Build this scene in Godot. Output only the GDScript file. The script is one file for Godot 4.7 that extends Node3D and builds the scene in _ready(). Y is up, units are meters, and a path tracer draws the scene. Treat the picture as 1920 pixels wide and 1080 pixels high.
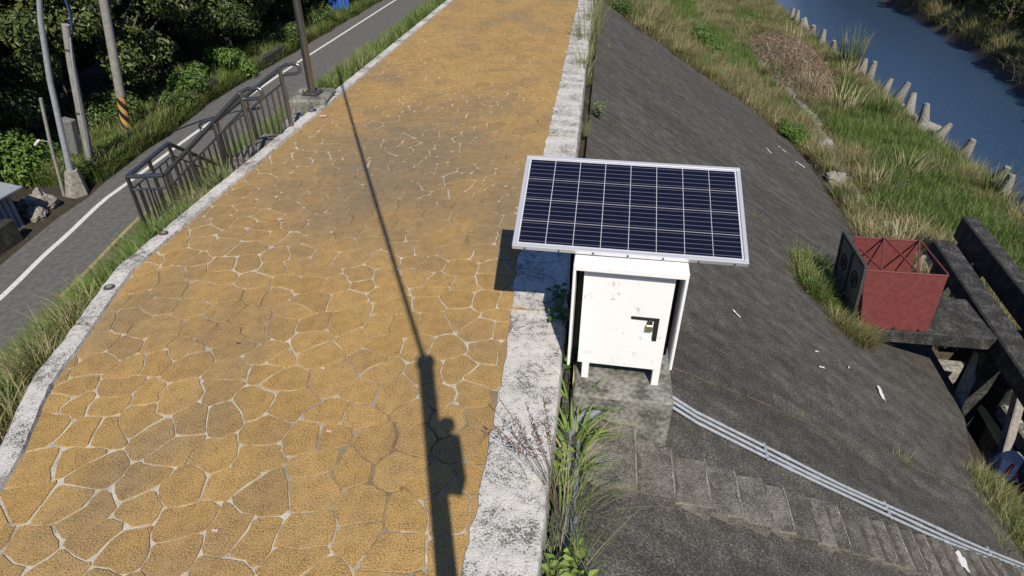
extends Node3D

# ------------------------------------------------------------------ geometry collector
class Geo:
	var v := PackedVector3Array()
	var n := PackedVector3Array()
	var c := PackedColorArray()
	var t := PackedVector2Array()
	var col := Color(1, 1, 1)
	# corners run counter-clockwise as seen from the front
	func tri(a: Vector3, b: Vector3, d: Vector3) -> void:
		var nn := (b - a).cross(d - a).normalized()
		trin(a, b, d, nn, nn, nn)
	func trin(a: Vector3, b: Vector3, d: Vector3, na: Vector3, nb: Vector3, nd: Vector3) -> void:
		v.push_back(a); v.push_back(d); v.push_back(b)
		n.push_back(na); n.push_back(nd); n.push_back(nb)
		c.push_back(col); c.push_back(col); c.push_back(col)
		t.push_back(Vector2.ZERO); t.push_back(Vector2.ZERO); t.push_back(Vector2.ZERO)
	func quad(a: Vector3, b: Vector3, d: Vector3, e: Vector3) -> void:
		tri(a, b, d); tri(a, d, e)
	func quadn(a: Vector3, b: Vector3, d: Vector3, e: Vector3, na: Vector3, nb: Vector3, nd: Vector3, ne: Vector3) -> void:
		trin(a, b, d, na, nb, nd); trin(a, d, e, na, nd, ne)
	func quaduv(a: Vector3, b: Vector3, d: Vector3, e: Vector3) -> void:
		quad(a, b, d, e)
		var k := t.size() - 6
		var u := [Vector2(0, 1), Vector2(1, 0), Vector2(1, 1), Vector2(0, 1), Vector2(0, 0), Vector2(1, 0)]
		for i in 6: t[k + i] = u[i]
	# box with chamfered edges
	func box(p: Vector3, s: Vector3, b := Basis.IDENTITY, ch := 0.008) -> void:
		var h := s * 0.5
		ch = minf(ch, minf(h.x, minf(h.y, h.z)) * 0.9)
		var f := func(x: float, y: float, z: float) -> Vector3: return p + b * Vector3(x, y, z)
		for ax in 3:
			for sg in [-1.0, 1.0]:
				var i := (ax + 1) % 3
				var j := (ax + 2) % 3
				var q := []
				for k in [[-1, -1], [1, -1], [1, 1], [-1, 1]]:
					var w := Vector3.ZERO
					w[ax] = h[ax] * sg; w[i] = (h[i] - ch) * k[0]; w[j] = (h[j] - ch) * k[1]
					q.append(p + b * w)
				if sg > 0: quad(q[0], q[1], q[2], q[3])
				else: quad(q[3], q[2], q[1], q[0])
		for ax in 3:
			var i := (ax + 1) % 3
			var j := (ax + 2) % 3
			for si in [-1.0, 1.0]:
				for sj in [-1.0, 1.0]:
					var q := []
					for k in [[0, -1.0], [0, 1.0], [1, 1.0], [1, -1.0]]:
						var w := Vector3.ZERO
						w[ax] = (h[ax] - ch) * k[1]
						if k[0] == 0:
							w[i] = h[i] * si; w[j] = (h[j] - ch) * sj
						else:
							w[i] = (h[i] - ch) * si; w[j] = h[j] * sj
						q.append(p + b * w)
					if si * sj < 0: quad(q[0], q[1], q[2], q[3])
					else: quad(q[3], q[2], q[1], q[0])
		for sx in [-1.0, 1.0]:
			for sy in [-1.0, 1.0]:
				for sz in [-1.0, 1.0]:
					var a = f.call(h.x * sx, (h.y - ch) * sy, (h.z - ch) * sz)
					var d = f.call((h.x - ch) * sx, h.y * sy, (h.z - ch) * sz)
					var e = f.call((h.x - ch) * sx, (h.y - ch) * sy, h.z * sz)
					if sx * sy * sz > 0: tri(a, d, e)
					else: tri(a, e, d)
	# round tube along points
	func tube(pts: Array, radii, sides := 8, caps := true) -> void:
		var m := pts.size()
		var rings := []
		var norms := []
		var up := Vector3.UP
		for i in m:
			var d: Vector3
			if i == 0: d = pts[1] - pts[0]
			elif i == m - 1: d = pts[m - 1] - pts[m - 2]
			else: d = (pts[i + 1] - pts[i]).normalized() + (pts[i] - pts[i - 1]).normalized()
			d = d.normalized()
			if i == 0 and absf(d.dot(up)) > 0.95: up = Vector3(1, 0, 0.01).normalized()
			var sx := up.cross(d).normalized()
			var sy := d.cross(sx).normalized()
			up = sy
			var r: float = radii[i] if radii is Array else radii
			var ring := []
			var nr := []
			for k in sides:
				var a := TAU * k / sides
				var w := sx * cos(a) + sy * sin(a)
				ring.append(pts[i] + w * r); nr.append(w)
			rings.append(ring); norms.append(nr)
		for i in m - 1:
			for k in sides:
				var k2 := (k + 1) % sides
				quadn(rings[i][k], rings[i][k2], rings[i + 1][k2], rings[i + 1][k], norms[i][k], norms[i][k2], norms[i + 1][k2], norms[i + 1][k])
		if caps:
			for k in sides:
				var k2 := (k + 1) % sides
				tri(pts[0], rings[0][k2], rings[0][k])
				tri(pts[m - 1], rings[m - 1][k], rings[m - 1][k2])
	# flat outline in x,y pushed along z from z0 to z1 (convex outlines)
	func prism(o: PackedVector2Array, z0: float, z1: float) -> void:
		var m := o.size()
		for i in range(1, m - 1):
			tri(Vector3(o[0].x, o[0].y, z1), Vector3(o[i].x, o[i].y, z1), Vector3(o[i + 1].x, o[i + 1].y, z1))
			tri(Vector3(o[0].x, o[0].y, z0), Vector3(o[i + 1].x, o[i + 1].y, z0), Vector3(o[i].x, o[i].y, z0))
		for i in m:
			var a := o[i]
			var d := o[(i + 1) % m]
			quad(Vector3(a.x, a.y, z0), Vector3(d.x, d.y, z0), Vector3(d.x, d.y, z1), Vector3(a.x, a.y, z1))
	func mesh(mat: Material) -> ArrayMesh:
		var a := []
		a.resize(Mesh.ARRAY_MAX)
		a[Mesh.ARRAY_VERTEX] = v; a[Mesh.ARRAY_NORMAL] = n; a[Mesh.ARRAY_COLOR] = c; a[Mesh.ARRAY_TEX_UV] = t
		var me := ArrayMesh.new()
		me.add_surface_from_arrays(Mesh.PRIMITIVE_TRIANGLES, a)
		me.surface_set_material(0, mat)
		return me

# ------------------------------------------------------------------ naming and placing
var used := {}
var rng := RandomNumberGenerator.new()
var M := {}

func numbered(parent: Node, called: String) -> String:
	var key := str(parent.get_instance_id()) + called
	var k: int = used.get(key, 0)
	used[key] = k + 1
	return called if k == 0 else "%s_%03d" % [called, k]

func tag(o: Node, label := "", category := "", group := "", kind := "") -> Node:
	if label: o.set_meta("label", label)
	if category: o.set_meta("category", category)
	if group: o.set_meta("group", group)
	if kind: o.set_meta("kind", kind)
	return o

func thing(called: String, label: String, category: String, at := Vector3.ZERO, group := "") -> Node3D:
	var o := Node3D.new()
	o.name = numbered(self, called)
	add_child(o)
	o.position = at
	tag(o, label, category, group)
	return o

func put(parent: Node, called: String, me: Mesh, at := Vector3.ZERO) -> MeshInstance3D:
	var o := MeshInstance3D.new()
	o.mesh = me
	o.name = numbered(parent, called)
	parent.add_child(o)
	o.position = at
	return o

func part(parent: Node, called: String, g: Geo, mat: Material) -> MeshInstance3D:
	return put(parent, called, g.mesh(mat))

func struct(called: String, g: Geo, mat: Material) -> MeshInstance3D:
	var o := part(self, called, g, mat)
	o.set_meta("kind", "structure")
	return o

func copy_of(o: Node3D, called: String, label: String, at: Vector3, turn: float, sc: Vector3, group := "") -> Node3D:
	var r: Node3D = o.duplicate()
	r.name = numbered(self, called)
	add_child(r)
	r.transform = Transform3D(Basis(Vector3.UP, turn).scaled_local(sc), at)
	r.set_meta("label", label)
	if group: r.set_meta("group", group)
	return r

func scatter(called: String, me: Mesh, xf: Array, cols: Array, label: String, category: String) -> MultiMeshInstance3D:
	var mm := MultiMesh.new()
	mm.transform_format = MultiMesh.TRANSFORM_3D
	mm.use_colors = true
	mm.mesh = me
	mm.instance_count = xf.size()
	for i in xf.size():
		mm.set_instance_transform(i, xf[i])
		mm.set_instance_color(i, cols[i])
	var o := MultiMeshInstance3D.new()
	o.multimesh = mm
	o.name = numbered(self, called)
	add_child(o)
	tag(o, label, category, "", "stuff")
	return o

# ------------------------------------------------------------------ textures and materials
func noise(seed_: int, freq: float, oct := 3, type := FastNoiseLite.TYPE_SIMPLEX_SMOOTH) -> FastNoiseLite:
	var f := FastNoiseLite.new()
	f.seed = seed_; f.frequency = freq; f.noise_type = type
	f.fractal_type = FastNoiseLite.FRACTAL_FBM if oct > 1 else FastNoiseLite.FRACTAL_NONE
	f.fractal_octaves = oct
	return f

# layers: [frequency in cycles per tile, octaves, weight]; value 0..1 is looked up in stops [[at, Color], ...]
func tex(size: int, seed_: int, layers: Array, stops: Array, gain := 1.0) -> Array:
	var sum := PackedFloat32Array()
	sum.resize(size * size)
	var wsum := 0.0
	for l in layers:
		var im := noise(seed_, float(l[0]) / size, l[1]).get_seamless_image(size, size, false, false, 0.15, true)
		im.convert(Image.FORMAT_L8)
		var d := im.get_data()
		var w: float = l[2] / 255.0
		wsum += l[2]
		for i in size * size: sum[i] += d[i] * w
		seed_ += 7
	var gr := Gradient.new()
	var offs := PackedFloat32Array()
	var cs := PackedColorArray()
	for s in stops:
		offs.push_back(s[0]); cs.push_back(s[1])
	gr.offsets = offs; gr.colors = cs
	var lut := PackedByteArray()
	for i in 256:
		var q := gr.sample(i / 255.0)
		lut.push_back(int(q.r * 255)); lut.push_back(int(q.g * 255)); lut.push_back(int(q.b * 255))
	var out := PackedByteArray()
	out.resize(size * size * 3)
	var hb := PackedByteArray()
	hb.resize(size * size)
	for i in size * size:
		var x := clampf((sum[i] / wsum - 0.5) * gain + 0.5, 0.0, 1.0)
		var k := int(x * 255.0)
		hb[i] = k
		k *= 3
		out[i * 3] = lut[k]; out[i * 3 + 1] = lut[k + 1]; out[i * 3 + 2] = lut[k + 2]
	var im := Image.create_from_data(size, size, false, Image.FORMAT_RGB8, out)
	var hi := Image.create_from_data(size, size, false, Image.FORMAT_L8, hb)
	hi.convert(Image.FORMAT_RGBA8)
	hi.bump_map_to_normal_map(3.0)
	return [ImageTexture.create_from_image(im), ImageTexture.create_from_image(hi)]

func lin(r: float, g: float, b: float) -> Color:
	return Color(r, g, b).linear_to_srgb()

func gray(k: float) -> Color:
	return Color(k, k, k)

func mat(col: Color, rough := 0.8, metal := 0.0) -> StandardMaterial3D:
	var m := StandardMaterial3D.new()
	m.albedo_color = col
	m.roughness = rough
	m.metallic = metal
	return m

func tmat(tx: Array, tile: float, rough := 0.9, bump := 0.6, tint := Color(1, 1, 1), vcol := false, world := true) -> StandardMaterial3D:
	var m := mat(tint, rough)
	m.albedo_texture = tx[0]
	m.uv1_triplanar = true
	m.uv1_world_triplanar = world
	m.uv1_scale = Vector3.ONE / tile
	m.vertex_color_use_as_albedo = vcol
	if bump > 0.0:
		m.normal_enabled = true
		m.normal_texture = tx[1]
		m.normal_scale = bump
	return m

func leafmat(rough := 0.55, back := 0.3) -> StandardMaterial3D:
	var m := mat(Color(1, 1, 1), rough)
	m.vertex_color_use_as_albedo = true
	m.cull_mode = BaseMaterial3D.CULL_DISABLED
	m.backlight_enabled = true
	m.backlight = Color(0.25, 0.32, 0.1) * back
	return m

func make_materials() -> void:
	var speck := tex(512, 3, [[110, 2, 1.3], [50, 3, 0.6], [6, 3, 0.25]], [[0.0, gray(0.38)], [0.33, gray(0.76)], [0.47, gray(0.92)], [0.7, gray(1.0)], [1.0, gray(1.0)]], 1.8)
	M.stone = tmat(speck, 0.9, 0.85, 0.5, Color(1, 1, 1), true)
	M.grout = tmat(tex(512, 20, [[90, 3, 1.0], [8, 3, 1.0]], [[0.0, lin(0.2, 0.18, 0.14)], [0.4, lin(0.42, 0.385, 0.31)], [1.0, lin(0.56, 0.53, 0.45)]], 1.6), 1.1, 0.95, 0.3, Color(1, 1, 1), true)
	var kerb := tex(1024, 31, [[130, 2, 1.1], [30, 4, 0.8], [5, 4, 0.8]], [[0.0, lin(0.06, 0.06, 0.056)], [0.22, lin(0.13, 0.13, 0.12)], [0.36, lin(0.32, 0.315, 0.29)], [0.47, lin(0.47, 0.46, 0.43)], [1.0, lin(0.62, 0.61, 0.58)]], 1.75)
	M.kerb = tmat(kerb, 2.3, 0.95, 0.6)
	var dark := tex(1024, 41, [[95, 2, 1.5], [40, 2, 0.5], [7, 4, 0.6]], [[0.0, lin(0.022, 0.022, 0.02)], [0.35, lin(0.056, 0.054, 0.049)], [0.55, lin(0.102, 0.098, 0.09)], [0.75, lin(0.2, 0.195, 0.178)], [1.0, lin(0.4, 0.39, 0.355)]], 1.8)
	M.slope = tmat(dark, 1.9, 0.97, 1.0, Color(1, 1, 1), true)
	var stepc := tex(1024, 55, [[100, 2, 1.3], [24, 4, 0.6], [5, 4, 0.6]], [[0.0, lin(0.03, 0.03, 0.027)], [0.4, lin(0.112, 0.107, 0.092)], [0.6, lin(0.19, 0.18, 0.157)], [1.0, lin(0.36, 0.35, 0.31)]], 1.7)
	M.step = tmat(stepc, 1.7, 0.97, 0.9, Color(0.93, 0.93, 0.93), true)
	M.soil = tmat(stepc, 0.6, 1.0, 1.0, Color(0.72, 0.69, 0.65))
	M.block = tmat(stepc, 1.3, 0.95, 0.7, Color(1.0, 1.0, 1.0), true)
	var ped := tex(512, 61, [[110, 2, 0.7], [20, 4, 0.8], [3, 3, 0.8]], [[0.0, lin(0.03, 0.03, 0.026)], [0.4, lin(0.12, 0.12, 0.105)], [0.6, lin(0.23, 0.23, 0.205)], [1.0, lin(0.36, 0.36, 0.33)]], 1.6)
	M.pedestal = tmat(ped, 1.1, 0.95, 0.6)
	M.moss = tmat(tex(512, 67, [[100, 2, 0.9], [20, 4, 0.8], [4, 3, 0.7]], [[0.0, lin(0.008, 0.008, 0.008)], [0.45, lin(0.026, 0.026, 0.024)], [0.65, lin(0.06, 0.06, 0.055)], [1.0, lin(0.15, 0.15, 0.14)]], 1.8), 1.3, 0.97, 0.9)
	M.asphalt = tmat(tex(512, 71, [[150, 2, 1.0], [8, 4, 0.7]], [[0.0, lin(0.062, 0.062, 0.06)], [0.5, lin(0.108, 0.107, 0.104)], [1.0, lin(0.165, 0.163, 0.158)]], 1.5), 1.5, 0.95, 0.5)
	M.white_line = tmat(tex(256, 75, [[60, 3, 1.0], [9, 3, 0.7]], [[0.0, lin(0.25, 0.25, 0.25)], [0.4, lin(0.6, 0.6, 0.59)], [1.0, lin(0.72, 0.72, 0.71)]], 1.5), 0.8, 0.8, 0.2)
	M.yellow_line = tmat(tex(256, 77, [[60, 3, 1.0], [9, 3, 0.7]], [[0.0, lin(0.12, 0.11, 0.09)], [0.45, lin(0.38, 0.3, 0.11)], [1.0, lin(0.48, 0.38, 0.15)]], 1.5), 0.8, 0.8, 0.2)
	M.ground = tmat(tex(512, 81, [[70, 3, 1.0], [9, 4, 0.8]], [[0.0, gray(0.45)], [0.5, gray(0.8)], [1.0, gray(1.0)]], 1.5), 1.6, 0.97, 0.8, Color(1, 1, 1), true)
	M.steel = tmat(tex(256, 91, [[40, 3, 1.0], [6, 3, 0.5]], [[0.0, lin(0.2, 0.19, 0.18)], [0.5, lin(0.3, 0.29, 0.28)], [1.0, lin(0.38, 0.37, 0.36)]], 1.3), 0.5, 0.3, 0.1, Color(1, 1, 1), false, false)
	M.steel.metallic = 0.95
	M.galv = tmat(tex(256, 93, [[30, 3, 1.0], [5, 3, 0.7]], [[0.0, lin(0.22, 0.25, 0.28)], [0.5, lin(0.42, 0.46, 0.5)], [1.0, lin(0.55, 0.59, 0.63)]], 1.4), 0.4, 0.5, 0.15)
	M.galv.metallic = 0.35
	M.pvc = tmat(tex(256, 95, [[30, 3, 1.0], [5, 3, 0.7]], [[0.0, lin(0.10, 0.115, 0.13)], [0.5, lin(0.19, 0.21, 0.235)], [1.0, lin(0.26, 0.285, 0.31)]], 1.4), 0.5, 0.6, 0.1)
	M.paint = tmat(tex(512, 97, [[18, 4, 0.8], [5, 4, 1.0], [120, 1, 0.25]], [[0.0, lin(0.42, 0.42, 0.42)], [0.12, lin(0.68, 0.69, 0.7)], [0.22, lin(0.82, 0.83, 0.84)], [1.0, lin(0.86, 0.87, 0.88)]], 1.5), 0.9, 0.45, 0.05)
	M.alu = mat(lin(0.72, 0.73, 0.75), 0.35, 0.55)
	M.black = mat(lin(0.015, 0.015, 0.016), 0.6)
	M.brass = mat(lin(0.5, 0.42, 0.25), 0.35, 0.8)
	M.pole = tmat(tex(512, 101, [[90, 3, 0.8], [12, 4, 0.9], [4, 3, 0.7]], [[0.0, lin(0.10, 0.10, 0.095)], [0.4, lin(0.24, 0.235, 0.22)], [1.0, lin(0.42, 0.41, 0.385)]], 1.5), 1.0, 0.9, 0.4, Color(1, 1, 1), false, false)
	M.hazard_yellow = tmat(tex(256, 103, [[50, 3, 1.0], [8, 3, 0.6]], [[0.0, lin(0.12, 0.1, 0.08)], [0.4, lin(0.5, 0.3, 0.08)], [1.0, lin(0.6, 0.36, 0.1)]], 1.4), 0.6, 0.7, 0.2)
	M.red = tmat(tex(512, 107, [[80, 3, 0.6], [9, 4, 1.0]], [[0.0, lin(0.07, 0.025, 0.022)], [0.25, lin(0.145, 0.036, 0.034)], [0.6, lin(0.175, 0.043, 0.041)], [1.0, lin(0.21, 0.06, 0.056)]], 1.2), 1.1, 0.65, 0.0)
	M.dark_steel = tmat(tex(256, 109, [[40, 3, 1.0], [6, 3, 0.7]], [[0.0, lin(0.02, 0.018, 0.018)], [0.5, lin(0.05, 0.047, 0.047)], [1.0, lin(0.11, 0.105, 0.1)]], 1.4), 0.5, 0.7, 0.2)
	M.gate_sheet = tmat(tex(256, 113, [[40, 3, 1.0], [6, 3, 0.7]], [[0.0, lin(0.06, 0.06, 0.06)], [0.5, lin(0.16, 0.16, 0.16)], [1.0, lin(0.26, 0.26, 0.26)]], 1.4), 0.5, 0.7, 0.15)
	M.bark = tmat(tex(256, 117, [[50, 3, 1.0], [9, 4, 0.8]], [[0.0, lin(0.03, 0.025, 0.02)], [0.5, lin(0.095, 0.085, 0.07)], [1.0, lin(0.2, 0.18, 0.15)]], 1.5), 0.6, 0.95, 0.8, Color(1, 1, 1), false, false)
	M.tetra = tmat(tex(512, 119, [[60, 3, 0.8], [8, 4, 0.8]], [[0.0, lin(0.08, 0.08, 0.07)], [0.45, lin(0.26, 0.25, 0.225)], [1.0, lin(0.42, 0.41, 0.38)]], 1.5), 0.9, 0.95, 0.5, Color(1, 1, 1), false, false)
	M.tarp = mat(lin(0.03, 0.1, 0.4), 0.6)
	M.shed = tmat(tex(256, 121, [[20, 3, 1.0]], [[0.0, lin(0.12, 0.15, 0.2)], [1.0, lin(0.3, 0.35, 0.42)]], 1.4), 0.6, 0.6, 0.1)
	M.white = mat(lin(0.62, 0.62, 0.6), 0.7)
	M.petal = mat(lin(0.6, 0.4, 0.38), 0.8)
	M.sign_red = mat(lin(0.55, 0.03, 0.03), 0.5)
	M.leaf = leafmat(0.5, 1.0)
	M.grass = leafmat(0.6, 1.0)
	M.straw = leafmat(0.8, 0.5)
	var w := mat(lin(0.034, 0.068, 0.125), 0.1)
	var wt := tex(512, 131, [[14, 4, 1.0], [40, 3, 0.5]], [[0.0, gray(0.5)], [1.0, gray(1.0)]], 1.2)
	w.normal_enabled = true
	w.normal_texture = wt[1]
	w.normal_scale = 0.9
	w.uv1_triplanar = true
	w.uv1_world_triplanar = true
	w.uv1_scale = Vector3(0.22, 0.22, 0.5)
	M.water = w
	var sw := mat(lin(0.01, 0.013, 0.012), 0.05)
	M.still_water = sw
	# solar cell: silicon with busbars printed on it
	var im := Image.create(64, 64, false, Image.FORMAT_RGB8)
	im.fill(lin(0.006, 0.008, 0.022))
	for y in 64:
		for x in 64:
			if x % 4 == 0: im.set_pixel(x, y, lin(0.008, 0.010, 0.024))
	for k in 5:
		im.fill_rect(Rect2i(0, 6 + k * 13, 64, 1), lin(0.2, 0.215, 0.27))
	im.generate_mipmaps()
	M.cell = mat(Color(1, 1, 1), 0.28)
	M.cell.metallic_specular = 0.2
	M.cell.albedo_texture = ImageTexture.create_from_image(im)
	M.backsheet = mat(lin(0.5, 0.52, 0.56), 0.4)

# ------------------------------------------------------------------ the lie of the land
func tab(a: Array, z: float) -> float:
	# a: [[z, value], ...] with z falling
	if z >= a[0][0]: return a[0][1]
	for i in a.size() - 1:
		if z >= a[i + 1][0]:
			var k: float = (a[i][0] - z) / (a[i][0] - a[i + 1][0])
			k = k * k * (3 - 2 * k) * 0.3 + k * 0.7
			return lerpf(a[i][1], a[i + 1][1], k)
	return a[-1][1]

const KERB_L := [[1.5, -2.75], [0.0, -2.95], [-1.2, -3.2], [-2.1, -3.5], [-3.05, -3.9], [-4.5, -4.27], [-6.5, -4.29], [-19.0, -4.3]]
const KERB_R := [[-2.0, -0.525], [-3.5, -0.535], [-5.0, -0.625], [-10.0, -0.645], [-20.0, -0.7]]
const KERB_RO := [[-2.0, -0.11], [-4.0, -0.105], [-8.0, -0.205], [-20.0, -0.27]]
const ROAD_FAR := [[-3.0, -10.3], [-8.9, -11.45], [-10.6, -11.75], [-14.0, -12.2], [-20.4, -12.85], [-38.0, -12.95]]
const ROAD_WHITE := [[-3.0, -9.6], [-7.9, -10.55], [-9.7, -10.95], [-12.0, -11.4], [-16.8, -11.75], [-24.5, -12.05], [-38.0, -12.2]]
const ROAD_YELLOW := [[-3.0, -8.7], [-8.2, -9.5], [-11.2, -10.0], [-15.0, -9.97], [-38.0, -9.9]]
const FAR_BANK := [[-10.0, 14.8], [-20.0, 15.8], [-26.5, 16.9], [-36.0, 18.4], [-50.0, 19.2]]
const TOE := [[-4.0, 5.2], [-6.0, 5.35], [-8.4, 6.25], [-15.0, 6.9], [-18.5, 6.5], [-20.3, 5.0]]
const WATER_Y := -4.6
var hn: FastNoiseLite
var vn: FastNoiseLite

func slope_y(x: float) -> float:
	return -0.25 - 0.577 * (x + 0.12)

func ground_y(x: float, z: float) -> float:
	var rf := tab(ROAD_FAR, z)
	var ry := tab(ROAD_YELLOW, z) + 0.45
	if x < rf: return -3.4 + hn.get_noise_2d(x * 0.5, z * 0.5) * 0.18 * clampf((rf - x) * 0.7, 0, 1) + clampf((rf - x - 6) * 0.03, 0, 1.2)
	if x < ry: return -3.42
	var kl := tab(KERB_L, z) - 0.22
	if x < kl:
		var k := (x - ry) / (kl - ry)
		return lerpf(-3.4, -0.14, k) + hn.get_noise_2d(x, z) * 0.08
	if x < -0.3: return -0.5
	if x < 6.35:
		var y := slope_y(x) - 0.06
		if x < 0.3: y = minf(y, -0.4)
		if z > -9.6 and z < -5.6 and x > 6.05: return -5.0
		return y
	if x < 8.3 and z > -9.6 and z < -5.6 and x < 7.7: return -5.0
	var fb := tab(FAR_BANK, z)
	if x < 11.1: return lerpf(-3.98, -4.3, (x - 6.35) / 4.75) + hn.get_noise_2d(x, z) * 0.12
	if x < 12.2: return lerpf(-4.3, -5.4, x - 11.1)
	if x < fb - 0.8: return -5.5
	if x < fb + 0.9: return lerpf(-5.5, -4.15, (x - fb + 0.8) / 1.7)
	return -4.15 + clampf((x - fb) * 0.05, 0, 1.0) + hn.get_noise_2d(x, z) * 0.2

func build_ground() -> void:
	var xs := []
	var x := -400.0
	for p in [[-60, 40.0], [-26, 6.0], [-14, 1.2], [-9, 0.3], [-4, 0.3], [6, 0.3], [8.4, 0.15], [11, 0.4], [13, 0.25], [26, 0.6], [60, 6.0], [400, 40.0]]:
		while x < p[0]:
			xs.append(x); x += p[1]
	xs.append(400.0)
	var zs := []
	var z := 60.0
	for p in [[6, 8.0], [-4, 0.8], [-11, 0.2], [-45, 0.6], [-90, 4.0], [-400, 40.0]]:
		while z > p[0]:
			zs.append(z); z -= p[1]
	zs.append(-400.0)
	var g := Geo.new()
	var pts := []
	var cs := []
	for zz in zs:
		var row := PackedVector3Array()
		var crow := PackedColorArray()
		for xx in xs:
			row.push_back(Vector3(xx, ground_y(xx, zz), zz))
			var q := vn.get_noise_2d(xx * 2.0, zz * 2.0) * 0.5 + 0.5
			var col := Color(0.05, 0.04, 0.026).lerp(Color(0.09, 0.075, 0.045), q)
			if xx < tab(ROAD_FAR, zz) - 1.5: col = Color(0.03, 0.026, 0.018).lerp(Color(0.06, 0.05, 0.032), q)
			elif xx > 6.3 and xx < 11.5: col = Color(0.06, 0.062, 0.03).lerp(Color(0.15, 0.125, 0.08), q)
			elif xx > tab(FAR_BANK, zz) - 1.0: col = Color(0.12, 0.1, 0.07).lerp(Color(0.07, 0.065, 0.04), clampf((xx - tab(FAR_BANK, zz)) * 0.6, 0, 1))
			crow.push_back(col)
		pts.append(row); cs.append(crow)
	for j in zs.size() - 1:
		for i in xs.size() - 1:
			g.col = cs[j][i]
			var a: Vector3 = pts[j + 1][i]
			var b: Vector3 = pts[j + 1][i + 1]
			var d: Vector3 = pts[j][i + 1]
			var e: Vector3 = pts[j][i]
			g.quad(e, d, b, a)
	struct("ground", g, M.ground)

func strip(g: Geo, z0: float, z1: float, dz: float, fl: Callable, fr: Callable) -> void:
	# sheet between two edges given as functions of z -> Vector3
	var z := z0
	while z > z1:
		var k := maxf(z - dz, z1)
		g.quad(fl.call(z), fr.call(z), fr.call(k), fl.call(k))
		z -= dz

func build_road() -> void:
	var g := Geo.new()
	strip(g, 6.0, -120.0, 1.0, func(z): return Vector3(tab(ROAD_FAR, z) + 0.05 * sin(z * 3.1) + 0.04 * sin(z * 7.7), -3.35, z), func(z): return Vector3(tab(ROAD_YELLOW, z) + 0.5, -3.35, z))
	strip(g, 6.0, -120.0, 1.0, func(z): return Vector3(tab(ROAD_FAR, z) + 0.05 * sin(z * 3.1) + 0.04 * sin(z * 7.7) - 0.06, -3.44, z), func(z): return Vector3(tab(ROAD_FAR, z) + 0.05 * sin(z * 3.1) + 0.04 * sin(z * 7.7), -3.35, z))
	var r := struct("road", g, M.asphalt)
	g = Geo.new()
	strip(g, 2.0, -120.0, 0.5, func(z): return Vector3(tab(ROAD_WHITE, z) - 0.06, -3.345, z), func(z): return Vector3(tab(ROAD_WHITE, z) + 0.06, -3.345, z))
	part(r, "white_edge_line", g, M.white_line)
	g = Geo.new()
	strip(g, -8.1, -120.0, 0.5, func(z): return Vector3(tab(ROAD_YELLOW, z) - 0.045, -3.345, z), func(z): return Vector3(tab(ROAD_YELLOW, z) + 0.045, -3.345, z))
	part(r, "yellow_line", g, M.yellow_line)

# one half-plane cut of a convex outline; keeps dot(p, nrm) <= d
func cut(poly: PackedVector2Array, nrm: Vector2, d: float) -> PackedVector2Array:
	var out := PackedVector2Array()
	var m := poly.size()
	for i in m:
		var a := poly[i]
		var b := poly[(i + 1) % m]
		var da := a.dot(nrm) - d
		var db := b.dot(nrm) - d
		if da <= 0: out.push_back(a)
		if (da < 0 and db > 0) or (da > 0 and db < 0):
			out.push_back(a + (b - a) * (da / (da - db)))
	return out

func warp(p: Vector2) -> Vector2:
	return p + Vector2(hn.get_noise_2d(p.x * 9.0 + 50, p.y * 9.0), hn.get_noise_2d(p.x * 9.0, p.y * 9.0 + 90)) * 0.055 + Vector2(hn.get_noise_2d(p.x * 34.0 + 20, p.y * 34.0), hn.get_noise_2d(p.x * 34.0, p.y * 34.0 + 70)) * 0.012

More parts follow.
